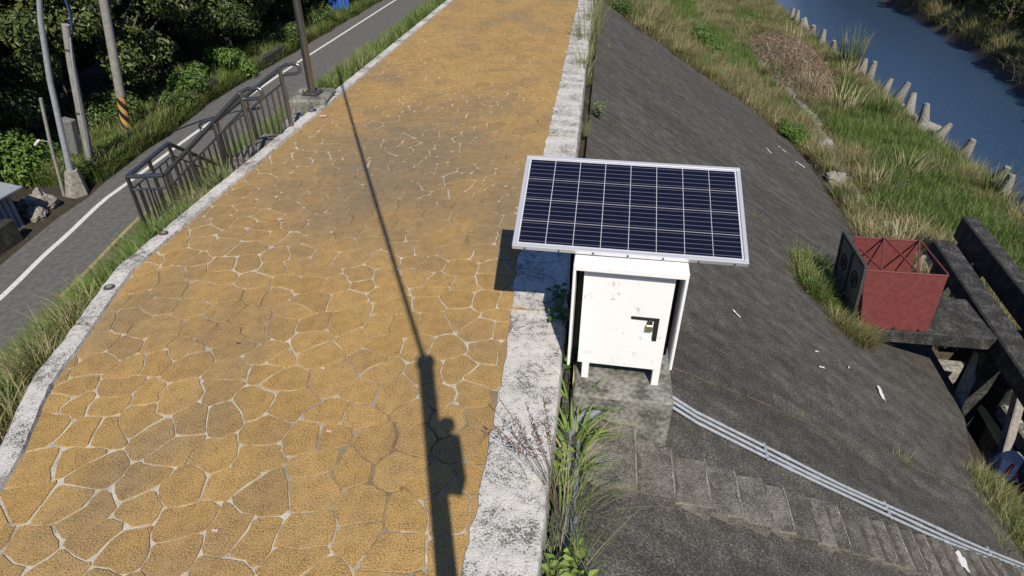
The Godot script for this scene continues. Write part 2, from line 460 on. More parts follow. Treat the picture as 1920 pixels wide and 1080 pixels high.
func build_path() -> void:
	var g := Geo.new()
	var gz := 1.5
	while gz > -64.0:
		var l0 := tab(KERB_L, gz) - 0.1
		var r0 := tab(KERB_R, gz) + 0.12
		var l1 := tab(KERB_L, gz - 0.2) - 0.1
		var r1 := tab(KERB_R, gz - 0.2) + 0.12
		for k in 18:
			var a := k / 18.0
			var b := (k + 1) / 18.0
			var px := lerpf(l0, r0, a)
			var d := clampf(vn.get_noise_2d(px * 3.5 + 11, gz * 3.0 + 5) * 2.2 + 0.1 + vn.get_noise_2d(px * 14.0, gz * 14.0) * 0.5, 0, 1)
			g.col = Color(1, 1, 1).lerp(Color(0.42, 0.33, 0.22), d)
			g.quad(Vector3(lerpf(l0, r0, a), -0.0085, gz), Vector3(lerpf(l0, r0, b), -0.0085, gz), Vector3(lerpf(l1, r1, b), -0.0085, gz - 0.2), Vector3(lerpf(l1, r1, a), -0.0085, gz - 0.2))
		gz -= 0.2
	var path := struct("path", g, M.grout)
	var sx := 0.275
	var sz := 0.25
	var nx := 19
	var nz := 255
	var seeds := {}
	for j in nz:
		for i in nx:
			rng.seed = 1000 + i * 7919 + j * 104729
			seeds[Vector2i(i, j)] = Vector2(-5.0 + (i + 0.5 + 0.5 * (j % 2)) * sx + rng.randf_range(-0.36, 0.36) * sx, 0.9 - (j + 0.5) * sz + rng.randf_range(-0.36, 0.36) * sz)
	var near := []
	var rest := Geo.new()
	for j in nz:
		for i in nx:
			var p: Vector2 = seeds[Vector2i(i, j)]
			if p.x < tab(KERB_L, p.y) - 0.12 or p.x > tab(KERB_R, p.y) + 0.12: continue
			var poly := PackedVector2Array([p + Vector2(-1, -1), p + Vector2(1, -1), p + Vector2(1, 1), p + Vector2(-1, 1)])
			for dj in range(-2, 3):
				for di in range(-2, 3):
					var k := Vector2i(i + di, j + dj)
					if (di == 0 and dj == 0) or not seeds.has(k): continue
					var q: Vector2 = seeds[k]
					var nr := (q - p).normalized()
					var hh := hash(mini(i + j * 64, k.x + k.y * 64) * 8192 + maxi(i + j * 64, k.x + k.y * 64)) % 100
					var gap := (0.0072 if hh < 28 else (0.0045 if hh < 58 else 0.0026)) * clampf(0.85 + vn.get_noise_2d(p.x * 2.5 + 70, p.y * 2.5) * 0.9, 0.45, 1.0)
					poly = cut(poly, nr, ((p + q) * 0.5).dot(nr) - gap)
			poly = cut(poly, Vector2(-1, 0), -(tab(KERB_L, p.y) - 0.1))
			poly = cut(poly, Vector2(1, 0), tab(KERB_R, p.y) + 0.1)
			if poly.size() < 3: continue
			# finer outline, knocked about so that edges are not straight
			var o := PackedVector2Array()
			var m := poly.size()
			var mid := Vector2.ZERO
			for k in m: mid += poly[k] / m
			for k in m:
				var a := poly[k]
				var b := poly[(k + 1) % m]
				var len_ := a.distance_to(b)
				if len_ < 0.02: continue
				var cn := minf(0.022, len_ * 0.25) / len_
				o.push_back(warp(a.lerp(b, cn)))
				if len_ > 0.13: o.push_back(warp(a.lerp(b, 0.5)))
				o.push_back(warp(a.lerp(b, 1.0 - cn)))
			if o.size() < 3: continue
			var wm := warp(mid)
			rng.seed = 77 + i * 31 + j * 977
			var tone := rng.randf()
			var base := Color(0.505, 0.325, 0.115).lerp(Color(0.44, 0.277, 0.094), tone)
			if rng.randf() < 0.12: base = base.lerp(Color(0.38, 0.245, 0.095), 0.6)
			var low := 0.0 + rng.randf_range(-0.0012, 0.0012)
			var st := Geo.new() if near.size() < 300 and p.y < -1.0 else rest
			var org := Vector2.ZERO
			if st != rest: org = wm
			var tint := func(w: Vector2) -> Color:
				var s := clampf(vn.get_noise_2d(w.x * 3.2, w.y * 2.0) * 1.4 - 0.06, 0, 0.6)
				# grime trodden in around the middle of the path
				var d1 := ((w - Vector2(-2.5, -7.4)) / Vector2(1.7, 2.4)).length() + vn.get_noise_2d(w.x * 8, w.y * 8) * 0.5
				s = maxf(s, clampf(1.3 - d1, 0, 1.0))
				var d2 := ((w - Vector2(-0.9, -6.3)) / Vector2(0.5, 1.6)).length() + vn.get_noise_2d(w.x * 9, w.y * 9) * 0.5
				s = maxf(s, clampf(1.1 - d2, 0, 0.8))
				return base.lerp(Color(0.235, 0.19, 0.125), s * 0.8)
			var cm: Color = tint.call(wm)
			var ring := []
			for k in o.size():
				var w := o[k]
				var inn := w + (wm - w).normalized() * 0.0055
				ring.append([Vector3(w.x - org.x, -0.0135, w.y - org.y), Vector3(inn.x - org.x, low, inn.y - org.y), tint.call(w)])
			var up := Vector3.UP
			for k in ring.size():
				var a = ring[k]
				var b = ring[(k + 1) % ring.size()]
				st.col = a[2]
				st.quad(b[0], a[0], a[1], b[1])
				var c3 := Vector3(wm.x - org.x, low + 0.0006, wm.y - org.y)
				var at := st.v.size()
				st.trin(c3, b[1], a[1], up, up, up)
				st.c[at] = cm; st.c[at + 1] = a[2]; st.c[at + 2] = b[2]
			if st != rest:
				near.append(1)
				put(path, "stone", st.mesh(M.stone), Vector3(wm.x, 0, wm.y))
	var o := part(path, "far_stones", rest, M.stone)
	o.set_meta("kind", "stuff")

func kerb_run(parent: Node, z0: float, z1: float, fi: Callable, fo: Callable, top: float, bottom: float, sd: int) -> void:
	# fi, fo: inner and outer edge x as functions of z; inner side has the greater or lesser x
	var g := Geo.new()
	var rows := []
	var z := z0
	while z > z1 - 0.001:
		var xi: float = fi.call(z)
		var xo: float = fo.call(z)
		var s := signf(xo - xi)
		xi += hn.get_noise_2d(z * 30, sd) * (0.024 if sd == 40 else 0.01)
		xo += hn.get_noise_2d(z * 18, sd + 9) * 0.012
		var t := top + hn.get_noise_2d(z * 12, sd + 5) * 0.008
		rows.append([Vector3(xi - s * 0.015, -0.02, z), Vector3(xi, t - 0.004, z), Vector3(lerpf(xi, xo, 0.5), t + 0.003, z), Vector3(xo - s * 0.03, t, z), Vector3(xo - s * 0.008, t - 0.012, z), Vector3(xo, t - 0.035, z), Vector3(xo + s * 0.02, bottom, z)])
		z -= 0.08
	for j in rows.size() - 1:
		for k in 6:
			var a: Vector3 = rows[j][k]
			var b: Vector3 = rows[j][k + 1]
			var d: Vector3 = rows[j + 1][k + 1]
			var e: Vector3 = rows[j + 1][k]
			if b.x > a.x or (absf(b.x - a.x) < 0.03 and rows[j][6].x > rows[j][0].x): g.quad(a, b, d, e)
			else: g.quad(b, a, e, d)
	for e in [rows[0], rows[-1]]:
		for k in range(1, 6): g.tri(e[0], e[k], e[k + 1])
	part(parent, "kerb_segment", g, M.kerb)

func build_kerbs() -> void:
	var l := Node3D.new()
	l.name = numbered(self, "kerb"); add_child(l); l.set_meta("kind", "structure")
	var r := Node3D.new()
	r.name = numbered(self, "kerb"); add_child(r); r.set_meta("kind", "structure")
	var cuts := [1.4, -3.6, -9.9, -16.0, -22.0, -30.0, -60.0]
	for k in cuts.size() - 1:
		kerb_run(l, cuts[k] - 0.012, cuts[k + 1], func(z): return tab(KERB_L, z), func(z): return tab(KERB_L, z) - 0.175, 0.03, -0.35, 3)
	cuts = [1.4, -4.35, -8.6, -12.6, -17.0, -24.0, -34.0, -60.0]
	for k in cuts.size() - 1:
		kerb_run(r, cuts[k] - 0.012, cuts[k + 1], func(z): return tab(KERB_R, z), func(z): return tab(KERB_RO, z), 0.022, -0.75, 40)
	# steel caps set in the left kerb
	for p in [Vector3(-4.37, 0.036, -5.12), Vector3(-4.26, 0.036, -4.12)]:
		var t := thing("kerb_socket", "round rusty steel socket set in the kerb top, " + ("farther from the railing" if p.z > -4.5 else "closer to the railing"), "socket", p, "sockets in the kerb")
		var g := Geo.new()
		g.tube([Vector3(0, -0.03, 0), Vector3(0, 0.006, 0)], 0.045, 14)
		part(t, "rim", g, M.dark_steel)
		g = Geo.new()
		g.tube([Vector3(0.004, 0.0, 0), Vector3(0.004, 0.009, 0)], 0.028, 12)
		part(t, "plug", g, M.pedestal)

func build_slope() -> void:
	var g := Geo.new()
	var z := 3.0
	var dz := 0.1
	while z > -21.5:
		var xt := minf(tab(TOE, z), 6.4)
		var xt2 := minf(tab(TOE, z - dz), 6.4)
		if z < -9.8: xt = 6.4
		if z - dz < -9.8: xt2 = 6.4
		var n := 12
		for i in n:
			var k0 := float(i) / n
			var k1 := float(i + 1) / n
			var pt := func(k: float, x1: float, zz: float) -> Vector3:
				var x := lerpf(-0.08, x1, k)
				return Vector3(x, slope_y(x) + hn.get_noise_2d(x * 3.0, zz * 3.0) * 0.012, zz)
			var a: Vector3 = pt.call(k0, xt, z)
			var q := vn.get_noise_2d(a.x * 2.2, a.z * 3.4) * 0.8 + 1.22
			q += vn.get_noise_2d(a.x * 1.1 + 40, a.z * 26.0 + a.x * 2.0) * 0.8
			# soil washed down beside the conduits, with pale scoured patches in it
			var band := absf(a.z + 4.62 + 0.2 * (a.x - 0.9) + vn.get_noise_2d(a.x * 3.0, 7.0) * 0.3)
			if band < 0.3 and a.x > 0.7:
				var sc := vn.get_noise_2d(a.x * 9.0, a.z * 16.0)
				q *= 0.72 if sc < 0.12 else 1.35
			q = clampf(q, 0.6, 2.0)
			q = clampf(0.3 + q * 0.24, 0.4, 0.74)
			g.col = Color(q, q * 0.985, q * 0.95)
			g.quad(a, pt.call(k1, xt, z), pt.call(k1, xt2, z - dz), pt.call(k0, xt2, z - dz))
		# concrete lip at the toe
		if z > -9.8:
			g.col = Color(0.6, 0.59, 0.55)
			var a := Vector3(xt, slope_y(xt), z)
			var b := Vector3(xt2, slope_y(xt2), z - dz)
			g.quad(a, a + Vector3(0.02, -1.6, 0), b + Vector3(0.02, -1.6, 0), b)
		z -= dz
	var sl := struct("concrete_slope", g, M.slope)
	# raised mortar seams where the pours meet
	for e in [[0.95, -4.75, 6.2, -5.9], [0.1, -10.6, 6.3, -10.4], [0.1, -15.9, 6.3, -15.6], [2.9, -1.0, 2.9, -3.3]]:
		g = Geo.new()
		var n := 40
		for k in n:
			var f := func(q: int, o: float) -> Vector3:
				var t := float(q) / n
				var x := lerpf(e[0], e[2], t)
				var zz := lerpf(e[1], e[3], t) + hn.get_noise_2d(t * 40.0, e[1] * 9.0) * 0.05
				return Vector3(x, slope_y(x) + 0.016 - absf(o) * 0.5, zz + o * (0.6 + hn.get_noise_2d(t * 90.0, e[3]) * 1.2))
			g.quad(f.call(k, 0.022), f.call(k + 1, 0.022), f.call(k + 1, 0.0), f.call(k, 0.0))
			g.quad(f.call(k, 0.0), f.call(k + 1, 0.0), f.call(k + 1, -0.022), f.call(k, -0.022))
		part(sl, "mortar_seam", g, M.soil)

func build_water() -> void:
	var g := Geo.new()
	g.quad(Vector3(10.6, WATER_Y, 40), Vector3(60, WATER_Y, 40), Vector3(60, WATER_Y, -400), Vector3(10.6, WATER_Y, -400))
	struct("river", g, M.water)

# ------------------------------------------------------------------ stairs, cabinet, panel, pipes
func build_slope_stairs() -> void:
	var t := thing("concrete_stairs", "narrow weathered concrete steps going down the dark slope beside the conduits", "stairs", Vector3(0.2, slope_y(0.2), -3.2))
	var x := 0.5
	var kx := 0.0
	for i in 24:
		var tread := lerpf(0.3, 0.178, clampf((i - 1.0) / 6.0, 0, 1))
		if i == 16: kx = x + tread * 0.5
		var zc := -3.12 - 0.25 * x
		rng.seed = 400 + i
		var g := Geo.new()
		var top := slope_y(x + tread) + 0.02 + tread * 0.5
		g.col = gray(rng.randf_range(0.7, 1.0))
		g.box(Vector3(x + tread * 0.5, top - 0.2, zc) + Vector3(0, rng.randf_range(-0.006, 0.006), rng.randf_range(-0.012, 0.012)) - t.position, Vector3(tread + 0.01, 0.4, 0.47 + rng.randf_range(-0.02, 0.02)), Basis(Vector3(0, 0, 1), -0.07) * Basis(Vector3.UP, rng.randf_range(-0.02, 0.02)), 0.012)
		var sp := part(t, "step", g, M.step)
		g = Geo.new()
		var ring := []
		for q in 11:
			ring.append(Vector3(x + 0.015 + 0.02 * x + rng.randf_range(0.0, 0.045), top + 0.01 - 0.002 * x, zc - 0.22 + q * 0.044) - t.position)
		for q in 10:
			var a: Vector3 = ring[q]
			var b: Vector3 = ring[q + 1]
			g.quad(Vector3(x - 0.01 - t.position.x, a.y + 0.02, b.z), Vector3(x - 0.01 - t.position.x, a.y + 0.02, a.z), a, b)
			g.quad(a, a - Vector3(-0.01, 0.03, 0), b - Vector3(-0.01, 0.03, 0), b)
		part(sp, "settled_soil", g, M.soil)
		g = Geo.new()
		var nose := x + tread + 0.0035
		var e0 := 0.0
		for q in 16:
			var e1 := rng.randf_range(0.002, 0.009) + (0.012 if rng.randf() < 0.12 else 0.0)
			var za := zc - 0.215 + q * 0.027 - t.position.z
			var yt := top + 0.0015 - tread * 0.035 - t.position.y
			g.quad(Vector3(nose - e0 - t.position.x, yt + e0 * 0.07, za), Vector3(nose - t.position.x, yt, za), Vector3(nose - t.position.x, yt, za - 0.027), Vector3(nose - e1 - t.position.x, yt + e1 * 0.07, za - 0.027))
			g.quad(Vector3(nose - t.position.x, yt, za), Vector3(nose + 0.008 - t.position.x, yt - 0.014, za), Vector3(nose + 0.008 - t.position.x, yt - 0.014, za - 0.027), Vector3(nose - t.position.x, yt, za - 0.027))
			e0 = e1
		part(sp, "worn_edge_highlight", g, M.tetra)  # worn nosing in paler concrete, the edge highlight painted into its colour
		x += tread
	var g := Geo.new()
	g.box(Vector3(0.215, -0.545, -3.2) - t.position, Vector3(0.57, 0.3, 0.62), Basis(Vector3(0, 0, 1), -0.06), 0.03)
	var tl := part(t, "top_landing", g, M.step)
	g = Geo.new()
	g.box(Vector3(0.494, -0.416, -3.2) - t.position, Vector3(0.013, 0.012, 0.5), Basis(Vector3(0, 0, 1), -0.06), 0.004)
	part(tl, "worn_edge_highlight", g, M.tetra)  # pale strip on the landing nose, its highlight painted in likewise
	# white paint splash on a lower step
	g = Geo.new()
	var s := thing("paint_splash", "white paint splash on a lower step of the slope stairs", "paint mark", Vector3(kx, slope_y(kx + 0.09) + 0.13, -3.14 - 0.25 * kx))
	s.rotation.z = -0.07
	rng.seed = 5
	var rr := []
	for k in 17: rr.append(rng.randf_range(0.035, 0.075))
	for k in 17:
		var a := TAU * k / 17
		var b := TAU * (k + 1) / 17
		g.tri(Vector3.ZERO, Vector3(cos(b) * rr[(k + 1) % 17] * 0.7, 0, -sin(b) * rr[(k + 1) % 17] * 1.8), Vector3(cos(a) * rr[k] * 0.7, 0, -sin(a) * rr[k] * 1.8))
	part(s, "paint", g, M.white)

func build_pedestal() -> void:
	var t := thing("concrete_pedestal", "weathered grey concrete pedestal block under the white cabinet", "pedestal", Vector3(0.38, -0.9, -3.85))
	var g := Geo.new()
	g.box(Vector3(0, 0.375, 0), Vector3(0.76, 0.75, 0.72), Basis.IDENTITY, 0.015)
	part(t, "block", g, M.pedestal)
	g = Geo.new()
	rng.seed = 9
	for k in 7:
		g.box(Vector3(-0.42 + k * 0.13, 0.33 - k * 0.035, 0.37 + rng.randf_range(-0.02, 0.03)), Vector3(0.2, 0.35, 0.14), Basis(Vector3(0.3, 1, 0.2).normalized(), rng.randf_range(-0.5, 0.5)), 0.05)
	part(t, "mortar_footing", g, M.step)

func build_cabinet() -> void:
	var zf := -3.68
	var t := thing("equipment_cabinet", "white painted steel equipment cabinet with padlocked door on the concrete pedestal", "cabinet", Vector3(0.34, -0.15, -3.9))
	t.rotation.y = -0.03
	var o := t.position
	# shell: top and two sides standing proud of the door
	var shell := Geo.new()
	shell.box(Vector3(0.335, 0.922, zf - 0.19) - o, Vector3(0.78, 0.05, 0.54), Basis.IDENTITY, 0.006)
	part(t, "rain_hood", shell, M.paint)
	for s in [[-0.045, 0.03], [0.715, 0.09]]:
		var g := Geo.new()
		g.box(Vector3(s[0], (0.895 + s[1]) * 0.5, zf - 0.19) - o, Vector3(0.02, 0.895 - s[1], 0.53), Basis.IDENTITY, 0.004)
		part(t, "side_panel", g, M.paint)
	var bk := Geo.new()
	bk.box(Vector3(0.335, 0.45, zf - 0.31) - o, Vector3(0.735, 0.86, 0.28), Basis.IDENTITY, 0.01)
	part(t, "inner_box", bk, M.black)
	# door with a quarter-round lock recess
	var x0 := 0.022
	var x1 := 0.652
	var y0 := 0.015
	var y1 := 0.848
	var cx := 0.585
	var cy := 0.50
	var r := 0.205
	var dz := 0.007
	var z := zf
	var g := Geo.new()
	var V := func(x: float, y: float, zz: float) -> Vector3: return Vector3(x, y, zz) - o
	g.quad(V.call(x0, cy, z), V.call(x1, cy, z), V.call(x1, y1, z), V.call(x0, y1, z))
	g.quad(V.call(cx, y0, z), V.call(x1, y0, z), V.call(x1, cy, z), V.call(cx, cy, z))
	g.quad(V.call(x0, y0, z), V.call(cx - r, y0, z), V.call(cx - r, cy, z), V.call(x0, cy, z))
	g.quad(V.call(cx - r, y0, z), V.call(cx, y0, z), V.call(cx, cy - r, z), V.call(cx - r, cy - r, z))
	for k in 12:
		var a0 := PI + PI * 0.5 * k / 12
		var a1 := PI + PI * 0.5 * (k + 1) / 12
		var p0 := Vector2(cx + cos(a0) * r, cy + sin(a0) * r)
		var p1 := Vector2(cx + cos(a1) * r, cy + sin(a1) * r)
		g.tri(V.call(cx - r, cy - r, z), V.call(p1.x, p1.y, z), V.call(p0.x, p0.y, z))
		var s := 0.03
		var q0 := p0.lerp(Vector2(cx, cy), s)
		var q1 := p1.lerp(Vector2(cx, cy), s)
		# shallow pressed slope on the round side
		g.quad(V.call(p0.x, p0.y, z), V.call(p1.x, p1.y, z), V.call(q1.x, q1.y, z - 0.006), V.call(q0.x, q0.y, z - 0.006))
		g.tri(V.call(q0.x, q0.y, z - 0.006), V.call(q1.x, q1.y, z - 0.006), V.call(cx, cy, z - dz))
	g.quad(V.call(cx - r, cy, z), V.call(cx, cy, z), V.call(cx, cy, z - dz), V.call(cx - r, cy, z - 0.006))
	g.quad(V.call(cx, cy, z), V.call(cx, cy - r, z), V.call(cx, cy - r, z - 0.006), V.call(cx, cy, z - dz))
	for e in [[x0, y0, x1, y0], [x1, y0, x1, y1], [x1, y1, x0, y1], [x0, y1, x0, y0]]:
		g.quad(V.call(e[0], e[1], z - 0.014), V.call(e[2], e[3], z - 0.014), V.call(e[2], e[3], z), V.call(e[0], e[1], z))
	var door := part(t, "door", g, M.paint)
	g = Geo.new()
	g.box(V.call(0.337, 0.828, z + 0.004), Vector3(0.6, 0.012, 0.008), Basis.IDENTITY, 0.003)
	part(door, "door_fold", g, M.paint)
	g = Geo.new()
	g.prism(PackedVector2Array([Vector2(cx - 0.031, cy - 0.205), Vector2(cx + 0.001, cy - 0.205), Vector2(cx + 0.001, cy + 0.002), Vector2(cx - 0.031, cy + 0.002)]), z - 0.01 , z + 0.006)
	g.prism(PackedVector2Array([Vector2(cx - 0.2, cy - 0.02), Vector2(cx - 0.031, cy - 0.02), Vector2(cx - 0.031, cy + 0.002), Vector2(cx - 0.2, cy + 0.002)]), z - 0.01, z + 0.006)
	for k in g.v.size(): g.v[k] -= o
	part(door, "recess_shadow", g, M.black)  # black bars added for the shadow under the recess top and right edges
	g = Geo.new()
	g.tube([V.call(cx - 0.075, cy - 0.055, z + 0.012), V.call(cx - 0.075, cy - 0.03, z + 0.012), V.call(cx - 0.062, cy - 0.015, z + 0.012), V.call(cx - 0.05, cy - 0.03, z + 0.012), V.call(cx - 0.05, cy - 0.055, z + 0.012)], 0.006, 8)
	var lockp := part(t, "padlock", g, M.dark_steel)
	g = Geo.new()
	g.box(V.call(cx - 0.0625, cy - 0.085, z + 0.012), Vector3(0.05, 0.06, 0.022), Basis.IDENTITY, 0.006)
	part(lockp, "padlock_body", g, M.brass)
	g = Geo.new()
	g.box(V.call(cx - 0.0625, cy - 0.035, z - 0.004), Vector3(0.035, 0.07, 0.02), Basis.IDENTITY, 0.004)
	part(t, "hasp", g, M.dark_steel)
	for p in [[0.085, zf - 0.03], [0.628, zf - 0.03], [0.085, zf - 0.42], [0.628, zf - 0.42]]:
		g = Geo.new()
		g.box(V.call(p[0], -0.068, p[1]), Vector3(0.055, 0.165, 0.05), Basis.IDENTITY, 0.004)
		part(t, "leg", g, M.paint)
	# bracket that carries the panel
	g = Geo.new()
	g.box(V.call(0.34, 0.985, -3.9), Vector3(0.6, 0.05, 0.05), Basis.IDENTITY, 0.005)
	part(t, "panel_rail", g, M.alu)
	g = Geo.new()
	g.box(V.call(0.34, 1.12, -4.25), Vector3(0.6, 0.05, 0.05), Basis.IDENTITY, 0.005)
	part(t, "panel_rail", g, M.alu)
	for x in [0.08, 0.6]:
		for p in [[-3.9, 0.96], [-4.25, 1.095]]:
			g = Geo.new()
			g.box(V.call(x, (0.93 + p[1]) * 0.5, p[0]), Vector3(0.04, p[1] - 0.93 + 0.02, 0.04), Basis.IDENTITY, 0.004)
			part(t, "panel_strut", g, M.alu)

func build_panel() -> void:
	var bl := Vector3(-0.505, 1.0, -3.72)
	var br := Vector3(1.11, 0.99, -3.71)
	var tl := Vector3(-0.49, 1.335, -4.555)
	var xa := (br - bl).normalized()
	var up := (tl - bl) - xa * (tl - bl).dot(xa)
	var hgt := up.length()
	var wid := bl.distance_to(br)
	up = up.normalized()
	var t := thing("solar_panel", "tilted dark blue solar panel in a pale aluminium frame above the white cabinet", "solar panel", bl)
	t.transform.basis = Basis(xa, up, xa.cross(up))
	var fw := 0.028
	for e in [[Vector3(wid * 0.5, fw * 0.5, -0.017), Vector3(wid, fw, 0.04)], [Vector3(wid * 0.5, hgt - fw * 0.5, -0.017), Vector3(wid, fw, 0.04)], [Vector3(fw * 0.5, hgt * 0.5, -0.017), Vector3(fw, hgt - 2 * fw - 0.002, 0.04)], [Vector3(wid - fw * 0.5, hgt * 0.5, -0.017), Vector3(fw, hgt - 2 * fw - 0.002, 0.04)]]:
		var g := Geo.new()
		g.box(e[0], e[1], Basis.IDENTITY, 0.003)
		part(t, "frame_bar", g, M.alu)
	var g := Geo.new()
	g.box(Vector3(wid * 0.5, hgt * 0.5, -0.012), Vector3(wid - 2 * fw - 0.002, hgt - 2 * fw - 0.002, 0.012), Basis.IDENTITY, 0.002)
	part(t, "back_sheet", g, M.backsheet)
	var mx := 0.042
	var gx := 0.0045
	var cw := (wid - 2 * mx - 7 * gx) / 8.0
	var chh := (hgt - 2 * mx - 3 * gx) / 4.0
	g = Geo.new()
	g.quaduv(Vector3(0, 0, 0), Vector3(cw, 0, 0), Vector3(cw, chh, 0), Vector3(0, chh, 0))
	var me := g.mesh(M.cell)
	for j in 4:
		for i in 8:
			put(t, "cell", me, Vector3(mx + i * (cw + gx), mx + j * (chh + gx), -0.0035))
	for k in 7:
		g = Geo.new()
		g.tube([Vector3(0.09 + k * (wid - 0.18) / 6.0, -0.006, -0.018), Vector3(0.09 + k * (wid - 0.18) / 6.0, 0.002, -0.018)], 0.007, 8)
		part(t, "bolt", g, M.dark_steel)

func build_pipes() -> void:
	for k in 3:
		var g := Geo.new()
		var o := Vector3(0.74, -0.7, -4.23 + k * 0.068)
		var pts := [Vector3(0.7, slope_y(0.76) + 0.1, o.z)]
		for q in 15:
			var x := 0.82 + q * 0.31
			pts.append(Vector3(x, slope_y(x) + 0.032 + (0.04 if q == 0 else 0.0) + 0.004 * sin(x * 4.0 + k), o.z - 0.018 * (x - 0.8) * (x - 0.8) - (x - 0.8) * 0.03 + 0.006 * sin(x * 3.0 + k * 2.0)))
		var rel := []
		for p in pts: rel.append(p - o)
		g.tube(rel, 0.0165, 10)
		var t := thing("conduit", ["upper galvanized conduit of three running down the slope", "middle galvanized conduit of three running down the slope", "lower galvanized conduit of three, on the side of the steps"][k], "conduit", o, "conduits down the slope")
		part(t, "tube", g, M.galv)
		for q in [5 + k % 2, 11 - k % 2]:
			g = Geo.new()
			var p: Vector3 = rel[q]
			var d: Vector3 = (rel[q + 1] - p).normalized()
			g.tube([p - d * 0.05, p + d * 0.05], 0.021, 10)
			part(t, "coupling", g, M.galv)
	for q in [3, 7, 11]:
		var x: float = 0.80 + q * 0.345
		var sd := thing("pipe_saddle", ["steel saddle strap across the conduits near the pedestal", "steel saddle strap across the conduits halfway down the slope", "steel saddle strap across the conduits at the slope foot"][[3, 7, 11].find(q)], "bracket", Vector3(x, slope_y(x) + 0.045, -4.16 - 0.018 * (x - 0.8) * (x - 0.8) - (x - 0.8) * 0.03), "conduit saddles")
		var g := Geo.new()
		g.box(Vector3(0, 0, 0), Vector3(0.03, 0.014, 0.21), Basis(Vector3(0, 0, 1), -0.523), 0.004)
		part(sd, "strap", g, M.galv)
	# grey plastic ducts lying in the gutter behind the kerb
	for k in 2:
		var g := Geo.new()
		var x := 0.0 + k * 0.065
		var pts := []
		for q in 9: pts.append(Vector3(x + 0.012 * sin(q * 1.3 + k), -0.36 + 0.01 * sin(q + k * 2.0) - k * 0.02, 0.6 - q * 0.48))
		pts.append(Vector3(x + 0.05, -0.33, -3.42))
		pts.append(Vector3(x + 0.14, -0.3, -3.5))
		g.tube(pts, 0.033, 12)
		var t := thing("plastic_duct", ["grey plastic duct lying against the kerb wall among weeds", "grey plastic duct lying on the slope side of its twin"][k], "duct", Vector3(x, -0.36, 0.6), "ducts in the gutter")
		part(t, "tube", g, M.pvc).position = -t.position

# ------------------------------------------------------------------ camera pole (behind the lens) and cable
func build_camera_pole() -> void:
	var t := thing("camera_pole", "steel mast with equipment box, its shadow lies along the paved path", "pole", Vector3(0.03, -0.4, 0.13))
	var g := Geo.new()
	g.tube([Vector3.ZERO, Vector3(0, 4.5, 0)], 0.062, 12)
	part(t, "mast", g, M.steel)
	g = Geo.new()
	g.box(Vector3(0.11, 3.5, 0.02), Vector3(0.14, 0.42, 0.14), Basis.IDENTITY, 0.01)
	part(t, "equipment_box", g, M.paint)
	g = Geo.new()
	g.box(Vector3(0.12, 3.86, 0.02), Vector3(0.1, 0.12, 0.1), Basis.IDENTITY, 0.03)
	part(t, "speaker_horn", g, M.paint)
	g = Geo.new()
	g.tube([Vector3(0, 4.5, 0), Vector3(0, 4.56, 0)], 0.075, 12)
	part(t, "mast_cap", g, M.dark_steel)
	var c := thing("overhead_cable", "black cable bundle strung from the camera mast to the steel lamp post", "cable", Vector3(0.03, 4.1, 0.13))
	g = Geo.new()
	var pts := []
	var rad := []
	var a := Vector3.ZERO
	var b := Vector3(-4.6, 4.75, -9.62) - c.position
	for k in 17:
		var q := k / 16.0
		pts.append(a.lerp(b, q) - Vector3(0, 0.25 * 4 * q * (1 - q), 0))
		rad.append(0.021)
	g.tube(pts, rad, 6)
	part(c, "strand", g, M.black)

# ------------------------------------------------------------------ steel railings at the stairs to the road
func rail(t: Node3D, called: String, pts: Array, r: float) -> void:
	var g := Geo.new()
	var q := []
	for p in pts: q.append(p - t.position)
	g.tube(q, r, 10)
	part(t, called, g, M.steel)

func railing(t: Node3D, a: Vector3, b: Vector3, h: float, posts: Array, bars: int, skip_ends := true) -> void:
	# handrail from a to b (tops), mid rail below it, bottom rail, posts and upright bars
	rail(t, "handrail", [a, b], 0.031)
	var dm := Vector3(0, -0.2, 0)
	rail(t, "upper_rail", [a + dm, b + dm], 0.014)
	var db := Vector3(0, -h + 0.1, 0)
	rail(t, "lower_rail", [a + db, b + db], 0.014)
	for k in posts:
		var p := a.lerp(b, k)
		rail(t, "post", [p + Vector3(0, -h - 0.1, 0), p], 0.03)
	for k in bars:
		var q := (k + 1.0) / (bars + 1.0)
		var clash := false
		for w in posts:
			if absf(w - q) * a.distance_to(b) < 0.05: clash = true
		if clash: continue
		var p := a.lerp(b, q)
		rail(t, "baluster", [p + db, p + dm], 0.0145)

func loop_end(t: Node3D, p: Vector3, dir: Vector3) -> void:
	# handrail end bent round on itself
	var pts := [p]
	var u := dir.normalized()
	pts.append(p + u * 0.1 + Vector3(0, 0.045, 0))
	for k in 9:
		var a := PI * 0.5 - PI * k / 8.0
		pts.append(p + u * (0.24 + 0.065 * cos(a)) + Vector3(0, -0.02 + 0.065 * sin(a), 0))
	pts.append(p + u * 0.02 + Vector3(0, -0.085, 0))
	rail(t, "end_loop", pts, 0.024)

